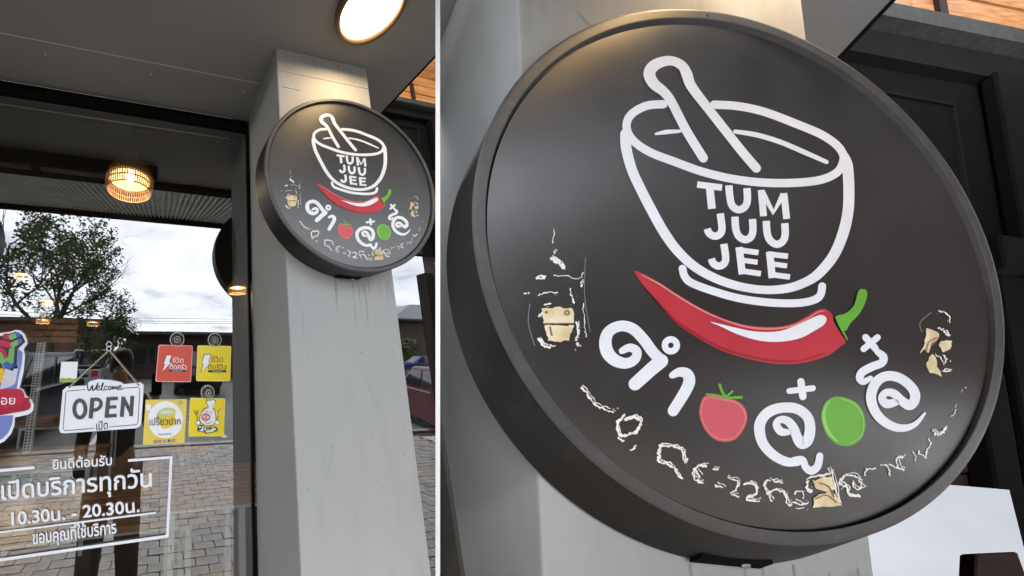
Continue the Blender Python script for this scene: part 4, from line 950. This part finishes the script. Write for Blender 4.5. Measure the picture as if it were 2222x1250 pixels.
SL = ['largest and highest of the saucer lamps against the clouds', 'second highest saucer lamp against the clouds', 'third saucer lamp down against the clouds', 'tiny saucer lamp just above the left suction cup', 'tiny saucer lamp just above the right suction cup', 'tiny saucer lamp above the faint mortar sticker']
for px, py, Y, w_ in ((293, 526, 4.5, 50), (302, 601, 6.7, 40), (298, 640, 9.0, 30), (410, 688, 11.5, 16), (470, 690, 11.5, 16), (297, 664, 11.8, 16)):
    c = atY(px, py, Y); r = w_/2/F0*c.length*.72
    t = empty('saucer_lamp', c, SL.pop(0), 'lamp', 'saucer lamps under the room ceiling')
    MB().lathe([(.001, .0), (r*.2, -.01), (r*.2, .01), (r, .05*r), (r, .07*r), (.3*r, .2*r), (.001, .22*r)], o=tuple(c), n=28).build('shade', 'saucer', t, True)
    MB().tube([(c.x, c.y, c.z+.2*r), (c.x, c.y, ZC)], .004, 5).build('cord', 'black', t)
# warm wall glow lamps and beaded strip
p = atY(77, 830, 1.25)
bst = empty('steel_upright', (p.x, p.y, .03), 'perforated bright steel shelf upright beside the left sticker', 'upright')
MB().box(p.x-.013, p.x+.013, p.y, p.y+.02, 1.42, atY(77, 742, 1.25).z).build('rail', 'wleg', bst)
mb = MB()
for k in range(40):
    for s_ in (-1, 1): mb.box(p.x+s_*.006-.0028, p.x+s_*.006+.0028, p.y-.003, p.y-.001, 1.43+k*.0098, 1.4345+k*.0098)
mb.build('slot', 'black', bst)['kind'] = 'stuff'

# ================================================================== STREET behind the camera (seen mirrored)
def V(px, py, Yv): return street(px, py, Yv)
def groundpt(px, Yv): p = street(px, 700, Yv); return p.x, p.y
# ---- trees
def tree(x, y, h, crad, seed, label, nleaf, trunk_r=.16, kind='broad_tree', lsz=.1):
    rs = random.Random(seed); root = empty(kind, (x, y, 0), label, 'tree', 'street trees')
    wood = MB(); tips = []
    def br(p, d, ln, r, lv):
        pts = [p]; q = p; dd = d.copy()
        for i in range(4):
            dd = (dd+Vector((rs.uniform(-.18, .18), rs.uniform(-.18, .18), rs.uniform(-.02, .14)))).normalized(); q = q+dd*ln/4; pts.append(q)
        wood.tube(pts, [r*(1-.45*i/4) for i in range(5)], 7 if lv < 2 else 4, lv == 0)
        if lv >= 2: tips.extend(pts[1:])
        if lv < 4:
            for k in range(rs.randint(3, 4)):
                t = pts[rs.randint(2, 4)]; sd = Vector((rs.uniform(-1, 1), rs.uniform(-1, 1), rs.uniform(-.1, .75))).normalized()
                br(t, (dd*.55+sd*.8).normalized(), ln*rs.uniform(.6, .82), r*.5, lv+1)
    br(Vector((x, y, 0)), Vector((0, 0, 1)), h*.38, trunk_r, 0)
    wood.build('trunk', 'bark', root)
    cz = h*.64; lf = MB(); n = 0
    good = [t for t in tips if (t.x-x)**2+(t.y-y)**2 < (crad*1.15)**2 and t.z > h*.25 and t.z < h*1.05]
    cl = []
    for _ in range(int(nleaf/16)):
        a = rs.uniform(0, 2*PI); u = rs.uniform(-1, 1); s_ = rs.uniform(.45, 1)**.6
        cl.append(Vector((x+crad*s_*math.sqrt(1-u*u)*math.cos(a), y+crad*s_*math.sqrt(1-u*u)*math.sin(a), cz+h*.36*s_*u)))
    while n < nleaf:
        t = rs.choice(good) if (rs.random() < .6 and good) else rs.choice(cl)
        for _ in range(9):
            c = t+Vector((rs.gauss(0, .12), rs.gauss(0, .12), rs.gauss(0, .09)))
            a = Vector((rs.uniform(-1, 1), rs.uniform(-1, 1), rs.uniform(-.7, .7))).normalized(); b_ = a.orthogonal().normalized()*.5
            s_ = lsz*rs.uniform(.6, 1.25)
            lf.add([c-a*s_, c+b_*s_, c+a*s_, c-b_*s_], [(0, 1, 2, 3)]); n += 1
    lf.build('crown', 'leaf', root, fix=False)
    return root
x, y = groundpt(130, 12)
tree(x, y, 7.9, 2.15, 3, 'tall spreading tree in the street, mirrored against the clouds', 7600, .17, lsz=.075)
x, y = groundpt(222, 13)
tree(x, y, 4.4, 1.15, 9, 'smaller tree beside the tall one, mirrored at the building corner', 3600, .07, lsz=.07)
x, y = groundpt(872, 24)
tree(x, y, 3.1, 1.3, 5, 'low green garden tree mirrored beside the brown house', 2600, .06, lsz=.14)
# ---- buildings
def building(label, x0, x1, y, depth, h, m_, roof, wins, door=None, slope=0):
    """facade at y faces the shop; the body goes back to y-depth"""
    r = empty('building', ((x0+x1)/2, y, 0), label, 'building', 'low buildings across the street')
    bevel(MB().box(x0, x1, y-depth, y, 0, h).build('wall', m_, r), .02, 1)
    MB().box8([((x0-.8, x1+.8)[i & 1], (y-depth-.5, y+1.0)[(i >> 1) & 1], (h, h+.18)[i >> 2]+(slope if not (i & 2) else 0)) for i in range(8)]).build('roof', roof, r)
    for (wx, wz, ww, wh) in wins:
        f = MB(); t = .05
        for a in ((wx-ww/2-t, wx-ww/2, wz, wz+wh), (wx+ww/2, wx+ww/2+t, wz, wz+wh), (wx-ww/2-t, wx+ww/2+t, wz-t, wz), (wx-ww/2-t, wx+ww/2+t, wz+wh, wz+wh+t), (wx-.015, wx+.015, wz, wz+wh)): f.box(a[0], a[1], y+.002, y+.06, a[2], a[3])
        for k in range(1, 4):
            zz = wz+wh*k/4; f.box(wx-ww/2, wx+ww/2, y+.01, y+.04, zz-.012, zz+.012)
        wd = f.build('window', 'bwall' if m_ != 'bwall' else 'roofm', r); pn = MB().box(wx-ww/2, wx+ww/2, y+.003, y+.012, wz, wz+wh).build('pane', 'palepane' if h < 5.2 and y < -20 else 'carwin', None)
        pn.parent = wd; 
        pn.matrix_parent_inverse = (r.matrix_basis@wd.matrix_parent_inverse).inverted()
    if door: MB().box(door-.5, door+.5, y+.002, y+.07, 0, 2.1).build('door', 'roofm', r)
    return r
Dv = 18.0; yB = 2*YG-Dv
xa = street(-260, 700, Dv).x; xb = street(212, 700, Dv).x
building('brown rendered house behind the tall tree, mirrored in the glass', xa, xb, yB, 7, HC+(758-700)/F0*Dv-.2, 'brick', 'roofm', [(street(112, 0, Dv).x, .9, 1.1, 1.6), (street(30, 0, Dv).x, .9, 1.4, 1.4), (street(-60, 0, Dv).x, .9, 1.4, 1.4)], street(175, 0, Dv).x)
xa = street(276, 700, 19).x; xb = street(640, 700, 19).x
building('long low building with dark flat roof, mirrored behind the plates', xa, xb, 2*YG-19, 7, HC+(758-728)/F0*19, 'bwall', 'roofm', [(xa+1.2+k*2.3, .7, 1.3, 1.2) for k in range(5)], xa+3)
xa = street(855, 700, 26).x; xb = street(985, 700, 26).x; y = 2*YG-26
xa2, xb2, y2 = xa, xb, y
hb_ = building('dark red-brown timber house with lattice windows, mirrored in the side window', xa, xb, y, 7, HC+3.1, 'bwall', 'roofm', [(street(876, 0, 26).x, 2.0, 1.5, 2.1), (street(904, 0, 26).x, 2.0, 1.5, 2.1), (street(932, 0, 26).x, 2.0, 1.5, 2.1)])
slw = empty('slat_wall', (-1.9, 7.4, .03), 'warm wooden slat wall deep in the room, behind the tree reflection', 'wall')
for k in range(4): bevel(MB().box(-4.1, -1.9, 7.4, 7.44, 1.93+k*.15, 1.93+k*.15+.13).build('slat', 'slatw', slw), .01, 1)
building('added dark building, out of view on the right, darkening the reflections in the signs', 13, 20, -1.5, 8, 6.8, 'bwall', 'roofm', [(14.5+k*1.8, 1.0, 1.1, 1.4) for k in range(3)])  # unseen block added to keep bright sky out of the sign reflections
tw = empty('tower_block', (street(258, 0, 120).x, 2*YG-120, 0), 'distant pale grey tower block, mirrored beside the tree', 'building')
MB().box(tw.location.x-3, tw.location.x+3, tw.location.y-5, tw.location.y, 0, HC+(758-722)/F0*120).build('wall', 'gwall', tw)
for k in range(4): MB().box(tw.location.x-2.4+k*1.3, tw.location.x-1.7+k*1.3, tw.location.y+.01, tw.location.y+.05, 2, 8).build('window', 'carwin', tw)
gx0, gx1 = xa2-.8, xb2+.8
gb = MB(); gb.add([(gx0, y2-7, HC+3.3), (gx1, y2-7, HC+3.3), (gx0, y2+.9, HC+3.3), (gx1, y2+.9, HC+3.3), (gx0+3.4, y2-6, HC+5.0), (gx1+.6, y2-6, HC+5.0), (gx0+3.4, y2-.2, HC+5.0), (gx1+.6, y2-.2, HC+5.0)], [(0, 1, 3, 2), (4, 6, 7, 5), (2, 3, 7, 6), (0, 4, 5, 1), (0, 2, 6, 4), (1, 5, 7, 3)])
gb.build('upper_roof', flat('pale_roof', (.3, .31, .33), .7), hb_)
# dark brown timber post near the side window, mirrored
xx, yy = groundpt(938, 4.2)
o = MB().box(xx-.09, xx+.09, yy-.09, yy+.09, 0, street(935, 596, 4.2).z).build('timber_post', 'brownpost'); tag(o, 'dark brown square timber post mirrored at the edge of the side window', 'post')
# overhead lines
for k, (pa, pb) in enumerate((((250, 676), (560, 684)), ((250, 684), (560, 688)), ((250, 690), (560, 690)))):
    A_ = street(pa[0]-300, pa[1]-6, 17); B_ = street(pb[0]+300, pb[1]-6, 17); pts = []
    for i in range(13):
        t = i/12; q = A_.lerp(B_, t); q.z -= .5*4*t*(1-t); pts.append(q)
    o = MB().tube(pts, .012, 5).build('power_line', 'black'); tag(o, ('uppermost', 'middle', 'lowest')[k]+' of three thin overhead power lines above the dark roof', 'cable')
# ---- cars
def car(kind, x, y, rz, paint, label, L=4.5, Wd=1.8, H=1.5):
    """front towards +y before turning"""
    root = empty('parked_car' if kind != 'pickup' else 'pickup_truck', (0, 0, 0), label, 'pickup truck' if kind == 'pickup' else 'car', 'cars parked across the street')
    hw = Wd/2
    if kind == 'sedan': body = [(-L/2, .35), (-L/2+.02, .75), (-L/2+.15, .88), (-L*.28, .92), (L*.2, .9), (L/2-.2, .76), (L/2-.02, .62), (L/2, .35), (L*.42, .22), (-L*.42, .22)]; cab = (-L*.30, L*.20, -L*.17, L*.05, .9, H)
    elif kind == 'suv': body = [(-L/2, .4), (-L/2+.02, .95), (-L/2+.1, 1.05), (L*.2, 1.06), (L/2-.25, .98), (L/2-.04, .82), (L/2, .45), (L*.43, .3), (-L*.43, .3)]; cab = (-L*.47, L*.22, -L*.42, L*.06, 1.04, H)
    else: body = [(-L/2, .5), (-L/2, 1.05), (-L*.08, 1.06), (L*.22, 1.08), (L/2-.25, 1.02), (L/2-.02, .85), (L/2, .5), (L*.44, .36), (-L*.46, .36)]; cab = (-L*.10, L*.24, -L*.05, L*.12, 1.06, H)
    b = MB(); n = len(body)
    secs = [(-hw, .90), (-hw*.97, 1.0), (hw*.97, 1.0), (hw, .90)]
    vs = []
    for sx, sc2 in secs:
        for (yy, zz) in body:
            vs.append((sx, yy*(.985 if sc2 < 1 else 1), .62+(zz-.62)*sc2))
    fs = [tuple(range(n)), tuple(3*n+i for i in range(n))]
    for s in range(3):
        for i in range(n): fs.append((s*n+i, s*n+(i+1) % n, (s+1)*n+(i+1) % n, (s+1)*n+i))
    b.add(vs, fs); bevel(b.build('body', paint, root), .04, 2)
    y0, y1, ty0, ty1, z0, z1 = cab; ti = .78
    MB().box8([((-1, 1)[i & 1]*hw*(.93 if i < 4 else ti), ((y0, y1) if i < 4 else (ty0, ty1))[(i >> 1) & 1], (z0-.03, z1)[i >> 2]) for i in range(8)]).build('cabin', paint, root)
    bevel(root.children[-1], .05, 2)
    def pt(f, h_, side):  # on the cabin skin
        yb_ = y0+(ty0-y0)*h_; yt = y1+(ty1-y1)*h_; return Vector((side*hw*(.93+(ti-.93)*h_)*1.012, yb_+(yt-yb_)*f, z0+(z1-z0)*h_))
    for s in (-1, 1):
        for f0_, f1_ in ((.10, .47), (.52, .9)):
            MB().add([pt(f0_, .12, s), pt(f1_, .12, s), pt(f1_, .85, s), pt(f0_, .85, s)], [(0, 1, 2, 3)]).build('side_glass', 'carwin', root)
    for f_, dy in ((1, .02), (0, -.02)):
        q = [pt(f_, .1, -.86)+Vector((0, dy, 0)), pt(f_, .1, .86)+Vector((0, dy, 0)), pt(f_, .9, .86)+Vector((0, dy, 0)), pt(f_, .9, -.86)+Vector((0, dy, 0))]
        MB().add(q, [(0, 1, 2, 3)]).build('windscreen' if f_ else 'rear_glass', 'carwin', root)
    wr = .31 if kind == 'sedan' else .37
    for s in (-1, 1):
        for yy in (-L*.30, L*.31):
            wb = MB().lathe([(.001, -.11), (wr*.9, -.11), (wr, -.08), (wr, .08), (wr*.9, .11), (.001, .11)], n=20, W=lambda p, q, z: (s*(hw-.10)+z, yy+p, wr+q)).build('wheel', 'tyre', root)
            rm = MB().lathe([(.001, .0), (wr*.58, .0), (wr*.62, -.02)], n=14, W=lambda p, q, z: (s*(hw+.015+z), yy+p, wr+q)).build('rim', 'chrome', root)
    fz = body[3][1]*.82
    for s in (-1, 1):
        MB().box(s*hw*.6-.2, s*hw*.6+.2, L/2-.03, L/2+.015, fz-.12, fz+.06).build('headlight', 'chrome', root)
        MB().box(s*hw*.75-.12, s*hw*.75+.12, -L/2-.012, -L/2+.03, fz-.1, fz+.12).build('tail_light', flat('tail_red', (.4, .01, .01)), root)
        MB().box(s*(hw+.0), s*(hw+.18), L*.14, L*.17, z0, z0+.13).build('mirror', paint, root)
    MB().box(-hw*.55, hw*.55, L/2-.0, L/2+.02, .42, .62).build('grille', 'black', root)
    MB().box(-hw*.9, hw*.9, -L/2-.06, -L/2+.02, .38, .52).build('rear_bumper', 'chrome' if kind == 'pickup' else paint, root)
    MB().box(-.24, .24, -L/2-.075, -L/2-.06, .55, .66).build('number_plate', 'wleg', root)
    if kind == 'pickup':
        MB().box(-hw*.86, hw*.86, -L/2+.08, -L*.11, 1.063, 1.07).build('bed_floor', 'black', root)
        MB().box(-hw*.5, hw*.5, -L/2-.015, -L/2+.0, .78, .86).build('tailgate_handle', 'black', root)
    root.location = (x, y, .006); root.rotation_euler = (0, 0, rz)
    for c in root.children: c.matrix_parent_inverse = Matrix.Identity(4)
    return root
cw = mat('car_silver', (.33, .34, .35), .3, metal=.3); ck = mat('car_black', (.012, .012, .014), .2); cb = mat('car_blue', (.02, .035, .16), .25); cm = mat('car_maroon', (.09, .012, .02), .25)
x, y = groundpt(205, 14.5); car('pickup', x, y, PI, cw, 'silver pickup truck parked rear-on, mirrored above the open board', 5.2, 1.85, 1.78)
x, y = groundpt(425, 13.8); car('suv', x, y, 0.05, ck, 'black car parked nose towards the shop, mirrored behind the plates', 4.6, 1.85, 1.7)
x, y = groundpt(40, 6.6); car('suv', x-.3, y, .1, ck, 'dark car parked close at the left, mirrored left of the open board', 4.8, 1.9, 1.72)
x, y = groundpt(902, 19.0); car('sedan', x, y, PI*.62, cb, 'blue sedan parked far off, mirrored in the side window', 4.4, 1.72, 1.42)
x, y = groundpt(930, 5.4); car('sedan', x+.75, y, .35, cm, 'maroon sedan parked near, mirrored low in the side window', 4.5, 1.75, 1.42)
# ---- planter hedge
# ================================================================== PERSON taking the photo (seen mirrored)
def skinned(name, joints, bones, m_, parent, sub=2):
    me = bpy.data.meshes.new(name); me.from_pydata([j[0] for j in joints], bones, []); me.update()
    o = link(name, me, m_, parent); md = o.modifiers.new('skin', 'SKIN')
    lay = me.skin_vertices[0].data if me.skin_vertices else None
    if lay is None: me.skin_vertices.new(name='s') if hasattr(me.skin_vertices, 'new') else None
    for i, j in enumerate(joints): me.skin_vertices[0].data[i].radius = j[1] if isinstance(j[1], tuple) else (j[1], j[1])
    me.skin_vertices[0].data[0].use_root = True
    s = o.modifiers.new('sub', 'SUBSURF'); s.levels = s.render_levels = sub
    for p in me.polygons: p.use_smooth = True
    return o
def ensure_skin(me):
    pass
px_, py_ = -0.27, -.30
per = empty('person', (px_, py_, .03), 'person in dark clothes holding up a phone to photograph the shop front', 'person')
J = [((0, 0, .95), (.15, .10)), ((0, 0, 1.12), (.125, .09)), ((0, .01, 1.30), (.155, .10)), ((0, 0, 1.41), (.10, .075)), ((0, .01, 1.49), .05), ((0, .03, 1.58), (.07, .085)), ((0, .02, 1.66), (.06, .075)),
     ((-.17, 0, 1.39), .055), ((-.23, .0, 1.12), .042), ((-.22, .06, .88), .032),
     ((.17, 0, 1.39), .055), ((.25, .06, 1.18), .042), ((.27, .15, 1.38), .03),
     ((-.09, 0, .86), (.088, .09)), ((-.12, .01, .48), .06), ((-.14, -.02, .10), .042), ((-.15, .10, .05), (.04, .03)),
     ((.09, 0, .86), (.088, .09)), ((.12, .01, .48), .06), ((.14, -.02, .10), .042), ((.15, .10, .05), (.04, .03))]
B = [(0, 1), (1, 2), (2, 3), (3, 4), (4, 5), (5, 6), (3, 7), (7, 8), (8, 9), (3, 10), (10, 11), (11, 12), (0, 13), (13, 14), (14, 15), (15, 16), (0, 17), (17, 18), (18, 19), (19, 20)]
def skin_obj(name, J, B, m_, parent, sub=2):
    bm = bmesh.new(); lay = bm.verts.layers.skin.verify()
    vs = []
    for p, r in J:
        v = bm.verts.new((p[0]+px_, p[1]+py_, p[2]+.03)); v[lay].radius = r if isinstance(r, tuple) else (r, r); v[lay].use_root = (len(vs) == 0); vs.append(v)
    for a, b in B: bm.edges.new((vs[a], vs[b]))
    me = bpy.data.meshes.new(name); bm.to_mesh(me); bm.free()
    o = link(name, me, m_, parent); md = o.modifiers.new('skin', 'SKIN'); md.use_smooth_shade = True
    s = o.modifiers.new('sub', 'SUBSURF'); s.levels = s.render_levels = sub
    return o
body = skin_obj('body', J, B, 'skin', per)
sh = [(J[i][0], tuple(q+.012 for q in (J[i][1] if isinstance(J[i][1], tuple) else (J[i][1],)*2))) for i in (0, 1, 2, 3, 7, 8, 9, 10, 11, 12)]
skin_obj('shirt', sh, [(0, 1), (1, 2), (2, 3), (3, 4), (4, 5), (5, 6), (3, 7), (7, 8), (8, 9)], 'shirt', per)
tr_ = [(J[i][0], tuple(q+.032 for q in (J[i][1] if isinstance(J[i][1], tuple) else (J[i][1],)*2))) for i in (0, 13, 14, 15, 17, 18, 19)]
skin_obj('trousers', tr_, [(0, 1), (1, 2), (2, 3), (0, 4), (4, 5), (5, 6)], 'trousers', per)
hr = MB(); 
hr.lathe([(.001, .115), (.05, .105), (.082, .07), (.092, .02), (.09, -.03), (.085, -.07), (.06, -.08)], o=(px_, py_+.0, 1.66+.03), n=20, W=lambda a, b, c: (a, py_+(b-py_)*1.12-.018, c)); hr.build('hair', 'hair', per, True)
for s_ in (-1, 1):
    MB().lathe([(.001, .010), (.008, .006), (.010, 0), (.001, -.002)], o=(0, 0, 0), n=10, W=lambda a, b, c: (px_+s_*.03+a, py_+.108+c, 1.635+b)).build('eye', 'wleg', per)
MB().tube([(px_, py_+.10, 1.64), (px_, py_+.128, 1.60), (px_, py_+.11, 1.592)], [.008, .014, .008], 8).build('nose', 'skin', per, True)
MB().tube([(px_-.022, py_+.106, 1.567), (px_, py_+.112, 1.565), (px_+.022, py_+.106, 1.567)], [.003, .005, .003], 6).build('mouth', flat('lip', (.3, .1, .08)), per)
# hand with five fingers round the phone
hx, hy, hz = px_+.30, py_+.17, 1.43
HJ = [((.27, .15, 1.38), .026), ((.275, .155, 1.44), (.034, .016))]; HB = [(0, 1)]
for k, (dx, ln) in enumerate(((-.028, .058), (-.010, .066), (.010, .062), (.027, .05))):
    i = len(HJ); HJ += [((.275+dx*.8, .16, 1.465), .010), ((.275+dx, .175, 1.465+ln*.55), .009), ((.275+dx, .162, 1.465+ln), .0075)]; HB += [(1, i), (i, i+1), (i+1, i+2)]
i = len(HJ); HJ += [((.238, .165, 1.435), .011), ((.225, .180, 1.465), .009)]; HB += [(1, i), (i, i+1)]
skin_obj('hand', HJ, HB, 'skin', per, 1)
o = MB().box(px_+.238, px_+.312, py_+.185, py_+.194, 1.47, 1.62).build('phone', 'black'); bevel(o, .004, 2); tag(o, 'dark phone held upright in the raised hand', 'phone')
